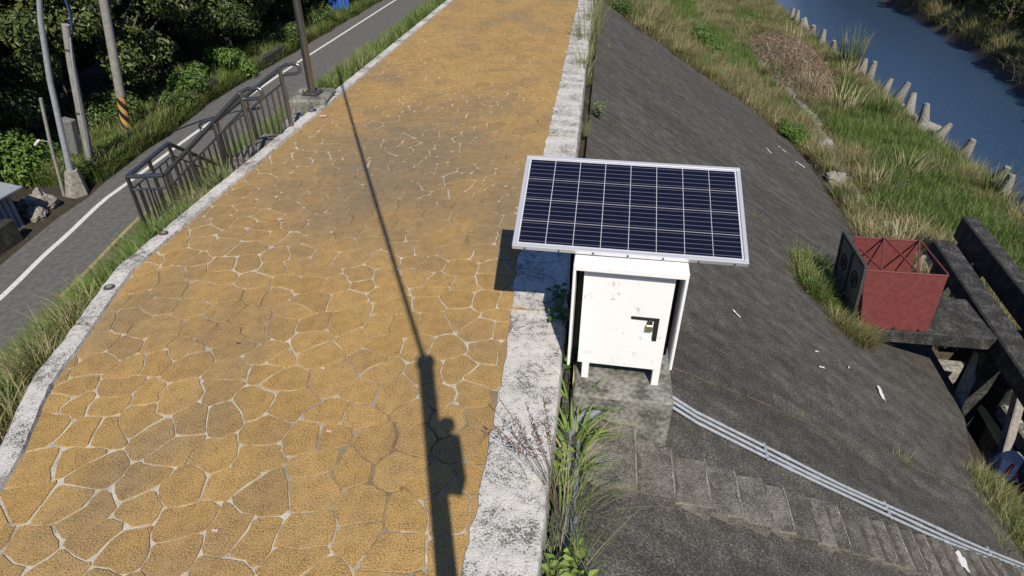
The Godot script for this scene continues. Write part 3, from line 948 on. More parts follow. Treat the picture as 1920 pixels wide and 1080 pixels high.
func build_left_stairs() -> void:
	var z1 := -7.42
	var z2 := -8.37
	# concrete flights
	var t := thing("concrete_stairs", "concrete steps going down from the paved path between steel railings", "stairs", Vector3(-5.2, -1.2, -7.9))
	for i in 7:
		var g := Geo.new()
		g.box(Vector3(-4.75 - i * 0.24, -0.35 - i * 0.17, (z1 + z2) * 0.5) - t.position, Vector3(0.26, 0.5, 0.95), Basis.IDENTITY, 0.012)
		part(t, "step", g, M.step)
	var g := Geo.new()
	g.box(Vector3(-6.4, -1.55, -7.9) - t.position, Vector3(0.5, 0.4, 1.1), Basis.IDENTITY, 0.012)
	part(t, "landing", g, M.step)
	for i in 8:
		g = Geo.new()
		g.box(Vector3(-6.3, -1.75 - i * 0.2, -8.55 - i * 0.26) - t.position, Vector3(0.85, 0.4, 0.28), Basis.IDENTITY, 0.012)
		part(t, "step", g, M.step)
	# near railing
	var r1 := thing("stair_railing", "stainless railing with a looped end, on the kerb socket side of the steps", "railing", Vector3(-4.45, 0, z1), "steel stair railings")
	var a := Vector3(-4.52, 0.80, z1)
	var b := Vector3(-5.95, -0.39, z1)
	railing(r1, a, b, 0.92, [0.0, 0.34, 0.68, 1.0], 14)
	loop_end(r1, a, Vector3(1, 0.1, 0))
	# far railing
	var r2 := thing("stair_railing", "stainless railing with a looped end, standing next to the steel lamp post", "railing", Vector3(-4.45, 0, z2), "steel stair railings")
	a = Vector3(-4.42, 0.86, z2)
	b = Vector3(-5.6, 0.06, z2)
	railing(r2, a, b, 0.92, [0.0, 0.5, 1.0], 11)
	loop_end(r2, a, Vector3(1, 0.1, 0))
	loop_end(r2, b, Vector3(-0.6, -0.2, 0))
	# landing railing
	var r3 := thing("stair_railing", "stainless railing wrapping the landing below the path and following the lower flight", "railing", Vector3(-6.55, -1.4, z1), "steel stair railings")
	var c0 := Vector3(-5.98, -0.41, z1 + 0.03)
	var c1 := Vector3(-6.56, -0.47, z1 + 0.03)
	var c2 := Vector3(-6.56, -0.37, -8.44)
	var c3 := Vector3(-6.56, -1.22, -9.56)
	railing(r3, c0, c1, 0.95, [1.0], 4)
	railing(r3, c1, c2, 0.95, [0.5], 5)
	railing(r3, c2, c3, 0.95, [0.0, 0.55, 1.0], 8)
	rail(r3, "handrail", [Vector3(-5.75, -0.5, -8.5), Vector3(-5.75, -1.35, -9.65)], 0.026)
	for k in [0.0, 0.5, 1.0]:
		var p := Vector3(-5.75, -0.5, -8.5).lerp(Vector3(-5.75, -1.35, -9.65), k)
		rail(r3, "post", [p + Vector3(0, -1.0, 0), p], 0.024)

func build_lamp_post() -> void:
	var t := thing("lamp_post", "slim stainless lamp post bolted to a concrete block at the kerb", "lamp post", Vector3(-4.6, 0.13, -9.62))
	var g := Geo.new()
	g.tube([Vector3.ZERO, Vector3(0.02, 2.4, 0), Vector3(0.03, 5.2, 0)], [0.062, 0.058, 0.05], 14)
	part(t, "pole", g, M.steel)
	g = Geo.new()
	g.box(Vector3(0, 0.012, 0), Vector3(0.26, 0.024, 0.26), Basis.IDENTITY, 0.004)
	part(t, "base_plate", g, M.dark_steel)
	for s in [[-1, -1], [1, -1], [1, 1], [-1, 1]]:
		g = Geo.new()
		g.tube([Vector3(s[0] * 0.1, 0.02, s[1] * 0.1), Vector3(s[0] * 0.1, 0.07, s[1] * 0.1)], 0.012, 6)
		part(t, "anchor_bolt", g, M.dark_steel)
	g = Geo.new()
	g.tube([Vector3(0.03, 5.2, 0), Vector3(0.2, 5.42, -0.1), Vector3(0.6, 5.5, -0.3)], 0.03, 10)
	part(t, "arm", g, M.steel)
	g = Geo.new()
	g.box(Vector3(0.78, 5.5, -0.38), Vector3(0.4, 0.09, 0.16), Basis(Vector3.UP, 0.45), 0.03)
	part(t, "lamp_head", g, M.alu)
	var b := thing("concrete_block", "cracked grey concrete foundation under the stainless lamp post", "foundation", Vector3(-4.62, -0.4, -9.65))
	g = Geo.new()
	g.box(Vector3(0, 0.26, 0), Vector3(0.6, 0.52, 0.7), Basis(Vector3.UP, 0.12), 0.03)
	part(b, "slab", g, M.pedestal)
	g = Geo.new()
	g.box(Vector3(0.05, 0.16, 0.62), Vector3(0.5, 0.36, 0.5), Basis(Vector3.UP, -0.2), 0.07)
	part(b, "broken_footing", g, M.pedestal)
	g = Geo.new()
	g.tube([Vector3(-0.42, 0.1, 0.1), Vector3(-0.42, 0.66, 0.1)], 0.05, 10)
	part(b, "pipe_stub", g, M.pvc)

# ------------------------------------------------------------------ poles on the far side of the road
func build_poles() -> void:
	var y := -3.38
	# street lamp with tapered base
	var t := thing("street_lamp", "tall white street lamp pole bending over, on a flared concrete foot", "street lamp", Vector3(-12.3, y, -12.16))
	var g := Geo.new()
	g.tube([Vector3(0, 0.3, 0), Vector3(0.15, 1.0, 0), Vector3(0.53, 2.75, 0), Vector3(0.88, 3.95, 0), Vector3(1.2, 4.75, 0), Vector3(1.9, 6.0, 0), Vector3(3.0, 7.2, 0)], [0.072, 0.068, 0.06, 0.055, 0.05, 0.045, 0.04], 12)
	part(t, "pole", g, M.galv)
	g = Geo.new()
	for k in 6:
		var a0 := TAU * k / 6
		var a1 := TAU * (k + 1) / 6
		var f := func(a: float, r: float, h: float) -> Vector3: return Vector3(cos(a) * r + h * 0.15, h, sin(a) * r)
		g.quad(f.call(a1, 0.27, 0.0), f.call(a0, 0.27, 0.0), f.call(a0, 0.15, 0.62), f.call(a1, 0.15, 0.62))
		g.tri(f.call(a1, 0.15, 0.62), f.call(a0, 0.15, 0.62), f.call(0, 0.0, 0.62))
	part(t, "concrete_foot", g, M.tetra)
	g = Geo.new()
	g.box(Vector3(3.3, 7.35, 0), Vector3(0.6, 0.1, 0.25), Basis(Vector3(0, 0, 1), 0.4), 0.03)
	part(t, "lamp_head", g, M.alu)
	# short pole with meter box and wires
	t = thing("utility_pole", "short weathered pole with loose wires at its top and a grey meter box", "utility pole", Vector3(-12.85, y, -13.44))
	g = Geo.new()
	g.tube([Vector3.ZERO, Vector3(0.25, 1.3, 0), Vector3(0.58, 2.75, 0), Vector3(0.82, 3.62, 0)], [0.1, 0.095, 0.088, 0.08], 12)
	part(t, "pole", g, M.pole)
	for h in [[0.66, 3.05, 0.09], [0.3, 1.55, 0.1]]:
		g = Geo.new()
		g.tube([Vector3(h[0], h[1], 0), Vector3(h[0] + 0.01, h[1] + 0.05, 0)], h[2], 12)
		part(t, "steel_band", g, M.dark_steel)
	g = Geo.new()
	g.box(Vector3(-0.1, 1.0, 0.12), Vector3(0.3, 0.9, 0.2), Basis(Vector3(0, 0, 1), -0.2), 0.02)
	part(t, "meter_box", g, M.gate_sheet)
	g = Geo.new()
	g.tube([Vector3(0.2, 0.5, 0.15), Vector3(0.45, 1.6, 0.15), Vector3(0.78, 2.9, 0.14), Vector3(0.9, 3.35, 0.1)], 0.02, 6)
	part(t, "riser_pipe", g, M.galv)
	for k in 3:
		g = Geo.new()
		g.tube([Vector3(0.85, 3.2, 0.1), Vector3(1.0, 3.45, 0.1), Vector3(1.12 + k * 0.03, 3.9, 0.1), Vector3(1.2 + k * 0.05, 5.0, 0.15 + k * 0.03), Vector3(1.3 + k * 0.06, 7.0, 0.4)], 0.014, 5)
		part(t, "wire", g, M.tarp if k == 0 else M.black)
	# striped pole
	t = thing("utility_pole", "tall concrete utility pole with black and yellow hazard stripes round its base", "utility pole", Vector3(-13.55, y, -15.86))
	g = Geo.new()
	var top := Vector3(1.35, 7.0, 0)
	g.tube([Vector3.ZERO, top * 0.25, top * 0.5, top], [0.125, 0.118, 0.11, 0.1], 14)
	part(t, "pole", g, M.pole)
	for k in 2:
		g = Geo.new()
		for s in 24:
			for st in 3:
				var a := TAU * (s + 0.0) / 24
				var f := func(ss: float, hh: float) -> Vector3:
					var ang := TAU * ss / 24
					var q := hh / 7.0
					return top * q + Vector3(cos(ang), 0, sin(ang)) * (0.129 - 0.02 * q)
				var hk := func(ss: float) -> float: return 0.2 + ss / 24.0 * 1.08 + st * 0.36 + k * 0.18
				var lo0 := clampf(hk.call(s), 0.25, 1.2)
				var hi0 := clampf(hk.call(s) + 0.18, 0.25, 1.2)
				var lo1 := clampf(hk.call(s + 1), 0.25, 1.2)
				var hi1 := clampf(hk.call(s + 1) + 0.18, 0.25, 1.2)
				for w in [0.0, -1.08]:
					var c0 := clampf(hk.call(s) + w, 0.25, 1.2)
					var c1 := clampf(hk.call(s) + w + 0.18, 0.25, 1.2)
					var e0 := clampf(hk.call(s + 1) + w, 0.25, 1.2)
					var e1 := clampf(hk.call(s + 1) + w + 0.18, 0.25, 1.2)
					if c1 - c0 + e1 - e0 < 0.002: continue
					g.quad(f.call(s + 1, e0), f.call(s, c0), f.call(s, c1), f.call(s + 1, e1))
				lo0 = hi0; lo1 = hi1; a += lo0 + lo1
		part(t, "yellow_stripe" if k == 0 else "black_stripe", g, M.hazard_yellow if k == 0 else M.black)
	for h in [3.9, 5.2]:
		g = Geo.new()
		g.tube([top * (h / 7.0), top * ((h + 0.1) / 7.0)], 0.118, 14)
		part(t, "steel_band", g, M.dark_steel)
	# thin post with a small lamp
	t = thing("thin_post", "thin dark post with a small white lamp, beside the street lamp foot", "post", Vector3(-12.5, y, -11.97))
	g = Geo.new()
	g.tube([Vector3.ZERO, Vector3(0.25, 1.35, 0), Vector3(0.5, 2.4, 0)], 0.035, 8)
	part(t, "post", g, M.pole)
	g = Geo.new()
	g.tube([Vector3(0.25, 1.4, 0), Vector3(0.02, 1.42, 0.0)], 0.012, 6)
	part(t, "arm", g, M.pole)
	g = Geo.new()
	g.box(Vector3(-0.08, 1.36, 0), Vector3(0.2, 0.06, 0.08), Basis(Vector3(0, 0, 1), 0.7), 0.015)
	part(t, "lamp", g, M.white)
	# boulder and low walls at the verge
	var spots := [[Vector3(-12.55, y, -11.3), 0.34, "pale boulder leaning on the thin post at the road edge"], [Vector3(-12.3, y, -10.9), 0.2, "small rock beside the pale boulder at the road edge"]]
	for s in spots:
		var o := thing("boulder", s[2], "rock", s[0], "rocks at the road edge")
		part(o, "rock", rock(s[1], 71 + int(s[1] * 100)), M.tetra)
	for w in [[Vector3(-13.25, y, -19.6), 1.7, 0.45, "mossy concrete wall stub between two roadside shrubs"], [Vector3(-13.15, y, -24.5), 2.4, 0.4, "mossy concrete wall stub behind tall roadside weeds"], [Vector3(-11.95, y, -9.35), 1.3, 0.5, "low concrete wall in front of the blue grey shed"]]:
		var o := thing("low_wall", w[3], "wall", w[0], "")
		g = Geo.new()
		g.box(Vector3(0, w[2] * 0.5 - 0.1, 0), Vector3(0.22, w[2] + 0.2, w[1]), Basis(Vector3.UP, 0.05), 0.03)
		part(o, "wall", g, M.moss if w[2] < 0.6 else M.pedestal)
	# shed
	t = thing("shed", "small blue grey tin shed with pale roof at the dark forest edge", "shed", Vector3(-12.75, y, -10.0))
	g = Geo.new()
	for k in 8:
		g.box(Vector3(0.45, 0.45, -0.45 + k * 0.13), Vector3(0.05, 0.95, 0.11), Basis.IDENTITY, 0.012)
	part(t, "front_sheet", g, M.shed)
	g = Geo.new()
	g.box(Vector3(-0.05, 0.45, 0.02), Vector3(0.9, 0.9, 1.0), Basis.IDENTITY, 0.02)
	part(t, "wall", g, M.shed)
	g = Geo.new()
	g.box(Vector3(0.05, 1.0, 0.0), Vector3(1.35, 0.05, 1.3), Basis(Vector3(0, 0, 1), -0.15), 0.01)
	part(t, "roof", g, M.galv)
	t = thing("blue_tarp", "bright blue tarpaulin hanging among dark trees beside the road", "tarpaulin", Vector3(-14.0, y, -34.3))
	g = Geo.new()
	for k in 8:
		var x0 := -0.55 + k * 0.14
		var dz0 := 0.08 * sin(k * 1.9)
		var dz1 := 0.08 * sin((k + 1) * 1.9)
		g.quad(Vector3(x0, 0.15, dz0), Vector3(x0 + 0.14, 0.15, dz1), Vector3(x0 + 0.14, 1.7, dz1 * 0.5), Vector3(x0, 1.7, dz0 * 0.5))
		g.quad(Vector3(x0, 1.7, dz0 * 0.5 - 0.02), Vector3(x0 + 0.14, 1.7, dz1 * 0.5 - 0.02), Vector3(x0 + 0.14, 0.15, dz1 - 0.02), Vector3(x0, 0.15, dz0 - 0.02))
	part(t, "sheet", g, M.tarp)

func rock(r: float, sd: int) -> Geo:
	var g := Geo.new()
	var f := noise(sd, 0.9, 3)
	var pt := func(i: int, j: int) -> Vector3:
		var th := PI * j / 12.0
		var ph := TAU * i / 18.0
		var d := Vector3(sin(th) * cos(ph), cos(th), sin(th) * sin(ph))
		return d * r * (1.0 + 0.55 * f.get_noise_3dv(d * 0.9) + 0.25 * f.get_noise_3dv(d * 3.0)) * Vector3(1.1, 0.85, 1.0) + Vector3(0, r * 0.4, 0)
	for j in 12:
		for i in 18:
			var a: Vector3 = pt.call((i + 1) % 18, j + 1)
			var b: Vector3 = pt.call(i, j + 1)
			var d: Vector3 = pt.call(i, j)
			var e: Vector3 = pt.call((i + 1) % 18, j)
			g.quad(a, b, d, e)
	return g

# ------------------------------------------------------------------ sluice frame, red guard, basin, tetrapods
func build_sluice() -> void:
	var yt := -2.75
	var t := thing("sluice_gate", "blackened concrete sluice gate frame with twin beams at the foot of the slope", "concrete frame", Vector3(6.4, -4.6, -8.6))
	var o := t.position
	var beam := func(a: Vector3, b: Vector3, w: float, h: float) -> Geo:
		var g := Geo.new()
		var d := (b - a).normalized()
		var s := Vector3.UP.cross(d).normalized()
		g.box((a + b) * 0.5 - Vector3(0, h * 0.5, 0) - o, Vector3(w, h, a.distance_to(b)), Basis(s, d.cross(s), d), 0.025)
		return g
	part(t, "inner_beam", beam.call(Vector3(6.86, yt, -11.4), Vector3(6.28, yt, -5.2), 0.38, 0.34), M.moss)
	part(t, "outer_beam", beam.call(Vector3(7.82, yt, -12.5), Vector3(7.2, yt, -5.4), 0.3, 0.5), M.moss)
	for p in [[6.8, -10.85, 0.34], [6.5, -8.45, 0.34], [6.36, -6.4, 0.34], [7.78, -12.0, 0.36], [7.48, -8.9, 0.36], [7.3, -6.5, 0.36]]:
		var g := Geo.new()
		g.box(Vector3(p[0], (yt - 0.32 - 5.0) * 0.5, p[1]) - o, Vector3(p[2], 5.0 + yt - 0.32, p[2]), Basis.IDENTITY, 0.025)
		part(t, "column", g, M.moss)
	for z in [-11.3, -9.2, -6.0]:
		var g := Geo.new()
		g.box(Vector3(7.12 + (-8.6 - z) * 0.09, yt - 0.62, z) - o, Vector3(0.7, 0.22, 0.22), Basis.IDENTITY, 0.02)
		part(t, "cross_beam", g, M.moss)
	var g := Geo.new()
	g.box(Vector3(5.3, yt - 0.13, -8.82) - o, Vector3(2.16, 0.26, 1.06), Basis.IDENTITY, 0.03)
	part(t, "platform_slab", g, M.moss)
	for s in [[Vector3(6.4, -3.2, -8.5), Vector3(6.05, -4.6, -7.9)], [Vector3(6.9, -3.1, -8.2), Vector3(6.6, -4.6, -7.2)]]:
		g = Geo.new()
		var a: Vector3 = s[0]
		var b: Vector3 = s[1]
		var d := (b - a).normalized()
		var sx := Vector3(0, 0, 1).cross(d).normalized()
		g.box((a + b) * 0.5 - o, Vector3(0.14, 0.14, a.distance_to(b)), Basis(sx, d.cross(sx), d), 0.015)
		part(t, "brace", g, M.tetra)
	g = Geo.new()
	g.tube([Vector3(6.2, -3.95, -10.1) - o, Vector3(7.6, -3.95, -10.0) - o], 0.06, 10)
	part(t, "rusty_pipe", g, M.red)
	for p in [Vector3(7.66, yt + 0.003, -9.9), Vector3(7.45, yt + 0.003, -8.35), Vector3(7.6, yt + 0.003, -9.0)]:
		var l := thing("litter", ["crumpled white paper scrap on the outer sluice beam, toward the reeds", "small white scrap on the outer sluice beam, toward the basin", "tiny pale scrap midway on the outer sluice beam"][[-9.9, -8.35, -9.0].find(p.z)] , "litter", p, "scraps on the sluice beam")
		l.position.z = p.z
		part(l, "scrap", scrap(0.07, int(-p.z * 10)), M.white)
	# red guard of two plates with overhead bars
	var r := thing("guard_plates", "pair of dull red steel guard plates joined by overhead zigzag bars", "guard", Vector3(4.85, yt, -8.8))
	o = r.position
	var plate := func(z: float, x0: float, x1: float, x2: float, x3: float) -> Geo:
		var q := Geo.new()
		q.prism(PackedVector2Array([Vector2(x0, 0.01), Vector2(x1, 0.01), Vector2(x2, 1.03), Vector2(x3, 1.03)]), z - 0.008, z + 0.008)
		return q
	var np := part(r, "plate", plate.call(0.5, -0.49, 0.5, 0.42, -0.72), M.red)
	part(r, "plate", plate.call(-0.52, -0.49, 0.5, 0.42, -0.55), M.red)
	for e in [[0.5, -0.72], [-0.52, -0.55]]:
		g = Geo.new()
		g.box(Vector3((e[1] + 0.42) * 0.5, 1.035, e[0]), Vector3(0.42 - e[1] + 0.02, 0.022, 0.03), Basis.IDENTITY, 0.005)
		part(r, "top_angle", g, M.red)
	for x in [-0.3, 0.0, 0.36]:
		g = Geo.new()
		g.tube([Vector3(x, 0.05, 0.505), Vector3(x, 0.05, 0.53)], 0.018, 8)
		part(np, "bolt", g, M.dark_steel)
	var zig := [Vector3(-0.68, 1.05, 0.5), Vector3(-0.42, 1.05, -0.52), Vector3(-0.1, 1.05, 0.5), Vector3(0.12, 1.05, -0.52), Vector3(0.4, 1.05, 0.5)]
	zig = [Vector3(-0.62, 1.06, -0.1), Vector3(-0.5, 1.06, 0.5), Vector3(-0.5, 1.06, 0.5), Vector3(-0.12, 1.06, -0.52), Vector3(-0.12, 1.06, -0.52), Vector3(0.0, 1.06, 0.5), Vector3(0.0, 1.06, 0.5), Vector3(0.41, 1.06, -0.52), Vector3(0.41, 1.06, -0.52), Vector3(0.41, 1.06, 0.5)]
	for k in range(0, zig.size(), 2):
		g = Geo.new()
		var a: Vector3 = zig[k]
		var b: Vector3 = zig[k + 1]
		var d := (b - a).normalized()
		var s := Vector3.UP.cross(d).normalized()
		g.box((a + b) * 0.5, Vector3(0.022, 0.022, a.distance_to(b)), Basis(s, d.cross(s), d), 0.004)
		part(r, "overhead_bar", g, M.red)
	# gate at the slope end
	var k := thing("metal_gate", "dark framed grey sheet gate with round marks at the slope end of the red plates", "gate", Vector3(4.22, yt, -8.8))
	var bz := Basis(Vector3(0, 0, 1), 0.1)
	for e in [[Vector3(0, 1.1, 0), Vector3(0.05, 0.07, 1.08)], [Vector3(0, 0.12, 0), Vector3(0.05, 0.07, 1.08)], [Vector3(0, 0.61, 0.52), Vector3(0.05, 0.91, 0.05)], [Vector3(0, 0.61, -0.52), Vector3(0.05, 0.91, 0.05)], [Vector3(0, 0.61, 0.0), Vector3(0.05, 0.91, 0.04)]]:
		g = Geo.new()
		g.box(bz * e[0], e[1], bz, 0.006)
		part(k, "frame_bar", g, M.dark_steel)
	for z in [-0.26, 0.26]:
		g = Geo.new()
		g.box(bz * Vector3(0.005, 0.61, z), Vector3(0.012, 0.9, 0.46), bz, 0.002)
		var sh := part(k, "sheet", g, M.gate_sheet)
		g = Geo.new()
		var pts := []
		for q in 21: pts.append(bz * Vector3(-0.008, 0.72 + 0.13 * sin(TAU * q / 20), z + 0.11 * cos(TAU * q / 20)))
		g.tube(pts, 0.012, 6, false)
		g.tube([bz * Vector3(-0.008, 0.65, z), bz * Vector3(-0.008, 0.79, z)], 0.016, 6)
		part(sh, "round_mark", g, M.black)
	# basin with dark water
	var b := thing("sluice_basin", "square concrete basin of dark still water with whitened rim under the frame", "basin", Vector3(6.75, -5.0, -7.6))
	o = b.position
	for e in [[Vector3(6.9, -4.62, -9.35), Vector3(1.7, 0.9, 0.3)], [Vector3(6.75, -4.75, -6.95), Vector3(1.3, 0.6, 0.22)], [Vector3(7.42, -4.75, -7.95), Vector3(0.2, 0.58, 1.8)]]:
		g = Geo.new()
		g.box(e[0] - o, e[1], Basis.IDENTITY, 0.03)
		part(b, "basin_wall", g, M.tetra)
	g = Geo.new()
	for q in 26:
		rng.seed = 900 + q
		var onx := q % 2 == 0
		var c0 := Vector3(7.42, -4.45, rng.randf_range(-8.8, -7.1)) if onx else Vector3(rng.randf_range(6.2, 7.3), -4.44, -6.95)
		g.box(c0 - o, Vector3(rng.randf_range(0.04, 0.12), 0.02, rng.randf_range(0.06, 0.2)), Basis(Vector3.UP, rng.randf() * 3), 0.008)
	part(b, "white_deposit", g, M.white)
	g = Geo.new()
	g.quad(Vector3(5.9, -4.72, -6.9) - o, Vector3(7.5, -4.72, -6.9) - o, Vector3(7.5, -4.72, -9.5) - o, Vector3(5.9, -4.72, -9.5) - o)
	part(b, "still_water", g, M.still_water)
	# striped board and grey hood beyond
	t = thing("hazard_board", "leaning white board with red diagonal stripes beside the basin", "hazard board", Vector3(6.15, -3.95, -6.35))
	t.basis = Basis(Vector3.UP, -0.5) * Basis(Vector3(1, 0, 0), -0.75)
	g = Geo.new()
	g.box(Vector3(0.1, 0.25, 0), Vector3(0.7, 0.24, 0.03), Basis.IDENTITY, 0.004)
	part(t, "board", g, M.white)
	for q in 6:
		g = Geo.new()
		var x := -0.2 + q * 0.11
		g.prism(PackedVector2Array([Vector2(x, 0.14), Vector2(x + 0.05, 0.14), Vector2(x + 0.1, 0.36), Vector2(x + 0.05, 0.36)]), 0.016, 0.019)
		part(t, "red_stripe", g, M.sign_red)
	for x in [-0.15, 0.35]:
		g = Geo.new()
		g.box(Vector3(x, -0.15, -0.02), Vector3(0.05, 0.75, 0.03), Basis.IDENTITY, 0.004)
		part(t, "support", g, M.tetra)
	t = thing("metal_hood", "curved grey sheet metal hood behind the striped board", "metal hood", Vector3(6.35, -4.05, -6.75))
	g = Geo.new()
	for q in 8:
		var a0 := PI * q / 8.0
		var a1 := PI * (q + 1) / 8.0
		g.quad(Vector3(cos(a0) * 0.22, sin(a0) * 0.3, 0.2), Vector3(cos(a0) * 0.22, sin(a0) * 0.3, -0.2), Vector3(cos(a1) * 0.22, sin(a1) * 0.3, -0.2), Vector3(cos(a1) * 0.22, sin(a1) * 0.3, 0.2))
		g.tri(Vector3(0, 0, 0.2), Vector3(cos(a0) * 0.22, sin(a0) * 0.3, 0.2), Vector3(cos(a1) * 0.22, sin(a1) * 0.3, 0.2))
	part(t, "hood_sheet", g, M.galv)

func scrap(r: float, sd: int) -> Geo:
	var g := Geo.new()
	var f := noise(sd, 1.7, 2)
	for i in 5:
		for j in 4:
			var pt := func(a: int, b: int) -> Vector3:
				var x := (a / 5.0 - 0.5) * 2.0
				var z := (b / 4.0 - 0.5) * 1.1
				return Vector3(x * r, 0.012 + r * 0.35 * absf(f.get_noise_2d(x * 2, z * 2 + sd)), z * r + r * 0.3 * f.get_noise_2d(x * 2 + 9, z * 2))
			g.quad(pt.call(i, j + 1), pt.call(i + 1, j + 1), pt.call(i + 1, j), pt.call(i, j))
	return g

func build_tetrapods() -> void:
	var g := Geo.new()
	var dirs := [Vector3(0, 1, 0)]
	for k in 3: dirs.append(Vector3(cos(TAU * k / 3) * 0.943, -0.333, sin(TAU * k / 3) * 0.943))
	for d in dirs:
		g.tube([Vector3.ZERO, d * 0.3, d * 0.86, d * 0.92], [0.25, 0.21, 0.13, 0.1], 12)
	var me := g.mesh(M.tetra)
	var spots := [[10.9, -40.3], [10.9, -39.2], [10.9, -38.1], [11.2, -37.9], [11.1, -36.4], [11.1, -34.6], [11.2, -32.9], [11.2, -28.8], [11.25, -28.1], [11.3, -26.4], [11.35, -25.2], [11.4, -24.1], [11.4, -22.8], [11.35, -21.6], [11.3, -19.7], [11.15, -17.6], [11.05, -16.8], [11.2, -16.1], [10.95, -15.4], [11.1, -14.2]]
	for s in spots:
		rng.seed = int(-s[1] * 100)
		var o := put(self, "tetrapod", me, Vector3(s[0], -4.36 + rng.randf_range(-0.12, 0.12), s[1]))
		o.basis = (Basis(Vector3.UP, rng.randf() * TAU) * Basis(Vector3(1, 0, 0), rng.randf_range(-0.45, 0.45))).scaled_local(Vector3.ONE * rng.randf_range(0.75, 0.95))
		tag(o, "pale concrete tetrapod leg standing up at the river edge", "tetrapod", "concrete tetrapods along the waterline")

func build_litter() -> void:
	var spots := [[1650, 4.12, -6.72, 0.11, "crumpled white bag on the dark slope near the basin"], [1, 3.17, -6.81, 0.035, "white scrap on the slope, uppermost of a pair facing the red plates"], [2, 3.14, -6.47, 0.045, "white scrap on the slope, lower of a pair facing the red plates"], [3, 3.69, -6.9, 0.03, "small white scrap on the slope between the bag and the red plates"], [4, 1.95, -6.54, 0.05, "thin pale chip on the slope right of the solar panel"], [5, 5.75, -17.0, 0.12, "long pale strip lying at the grass edge of the slope"], [6, 5.3, -17.4, 0.1, "second pale strip lying higher up at the grass edge"], [7, 4.6, -16.2, 0.1, "pale strip lying on bare slope above the grass edge"]]
	for s in spots:
		var o := thing("litter", s[4], "litter", Vector3(s[1], slope_y(s[1]) + 0.008, s[2]), "litter on the slope")
		o.rotation.z = -0.523
		var p := part(o, "scrap", scrap(s[3], int(s[0])), M.white)
		p.rotation.y = 0.5 + s[1]
		p.scale = Vector3(1.3, 0.6, 0.55)
		if s[3] > 0.09 and s[0] < 100: p.scale = Vector3(1.4, 0.5, 0.35)
	for s in [[-1.63, -2.74, "pale pink petal lying on a stone beside the mast shadow"], [-1.92, -3.35, "pale petal on a stone left of the mast shadow"], [-2.0, -1.92, "crumpled pink petal at the near end of the path"], [-2.72, -3.55, "dark curled leaf lying on the yellow stones"], [-4.15, -8.9, "pink plastic scrap on the paving at the lamp post block"], [-3.3, -5.6, "pale petal on the stones near the kerb"]]:
		var o := thing("fallen_scrap", s[2], "litter", Vector3(s[0], 0.002, s[1]), "scraps on the path")
		part(o, "scrap", scrap(0.018 if s[0] > -4 else 0.05, int(-s[1] * 77)), M.petal if not s[2].begins_with("dark") else M.bark)

# ------------------------------------------------------------------ plants
func blade(g: Geo, p: Vector3, dir: Vector3, h: float, w: float, bend: float, col: Color, seg := 3) -> void:
	var side := dir.cross(Vector3.UP).normalized()
	var prev := p
	var pw := w
	g.col = col
	for k in seg:
		var q := (k + 1.0) / seg
		var nx := p + Vector3.UP * h * (q - bend * 0.45 * q * q) + dir * h * bend * q * q
		var nw := w * (1.0 - q * q)
		var nn := (nx - prev).cross(side).normalized()
		if nn.y < 0: nn = -nn
		if k == seg - 1: g.trin(prev - side * pw, prev + side * pw, nx, nn, nn, nn)
		else: g.quadn(prev - side * pw, prev + side * pw, nx + side * nw, nx - side * nw, nn, nn, nn, nn)
		prev = nx
		pw = nw

func clump(sd: int, n: int, h0: float, h1: float, rad: float, w: float, bend0: float, bend1: float, ca: Color, cb: Color, cc: Color, dry: float, m: Material, seg := 3) -> ArrayMesh:
	var g := Geo.new()
	rng.seed = sd
	for k in n:
		var a := rng.randf() * TAU
		var r := sqrt(rng.randf()) * rad
		var d := Vector3(cos(a + rng.randf_range(-0.9, 0.9)), 0, sin(a + rng.randf_range(-0.9, 0.9))).normalized()
		var col := ca.lerp(cb, rng.randf())
		if rng.randf() < dry: col = cc.lerp(ca, rng.randf() * 0.3)
		blade(g, Vector3(cos(a) * r, -0.03, sin(a) * r), d, rng.randf_range(h0, h1), w * rng.randf_range(0.7, 1.3), rng.randf_range(bend0, bend1), col, seg)
	return g.mesh(m)

func leaf(g: Geo, p: Vector3, d: Vector3, nrm: Vector3, l: float, w: float, col: Color) -> void:
	var s := d.cross(nrm).normalized()
	var tip := p + d * l - nrm * l * 0.12
	var a := p + d * l * 0.45 + s * w + nrm * w * 0.35
	var b := p + d * l * 0.45 - s * w + nrm * w * 0.35
	g.col = col
	g.tri(p, tip, a)
	g.tri(p, b, tip)

func foliage(sd: int, blobs: Array, count: int, l: float, ca: Color, cb: Color, cc: Color) -> Geo:
	# blobs: [centre, radii]; leaves sit through the outer part of each blob
	var g := Geo.new()
	rng.seed = sd
	var tot := 0.0
	for b in blobs: tot += b[1].x * b[1].x
	for b in blobs:
		var m := int(count * b[1].x * b[1].x / tot)
		var tone := rng.randf()
		for k in m:
			var d := Vector3(rng.randfn(), rng.randfn(), rng.randfn()).normalized()
			var r := 1.0 - rng.randf() * rng.randf() * 0.75
			var p: Vector3 = b[0] + d * r * b[1]
			var nrm := (d + Vector3(rng.randfn(), rng.randfn() + 0.9, rng.randfn()) * 0.6).normalized()
			var dir := nrm.cross(Vector3(rng.randfn(), rng.randfn(), rng.randfn())).normalized()
			dir = (dir - Vector3.UP * 0.25).normalized()
			var col := ca.lerp(cb, clampf(tone * 0.6 + rng.randf() * 0.5, 0, 1))
			if rng.randf() < 0.06: col = cc
			leaf(g, p, dir, nrm, l * rng.randf_range(0.7, 1.3), l * 0.27, col)
	return g

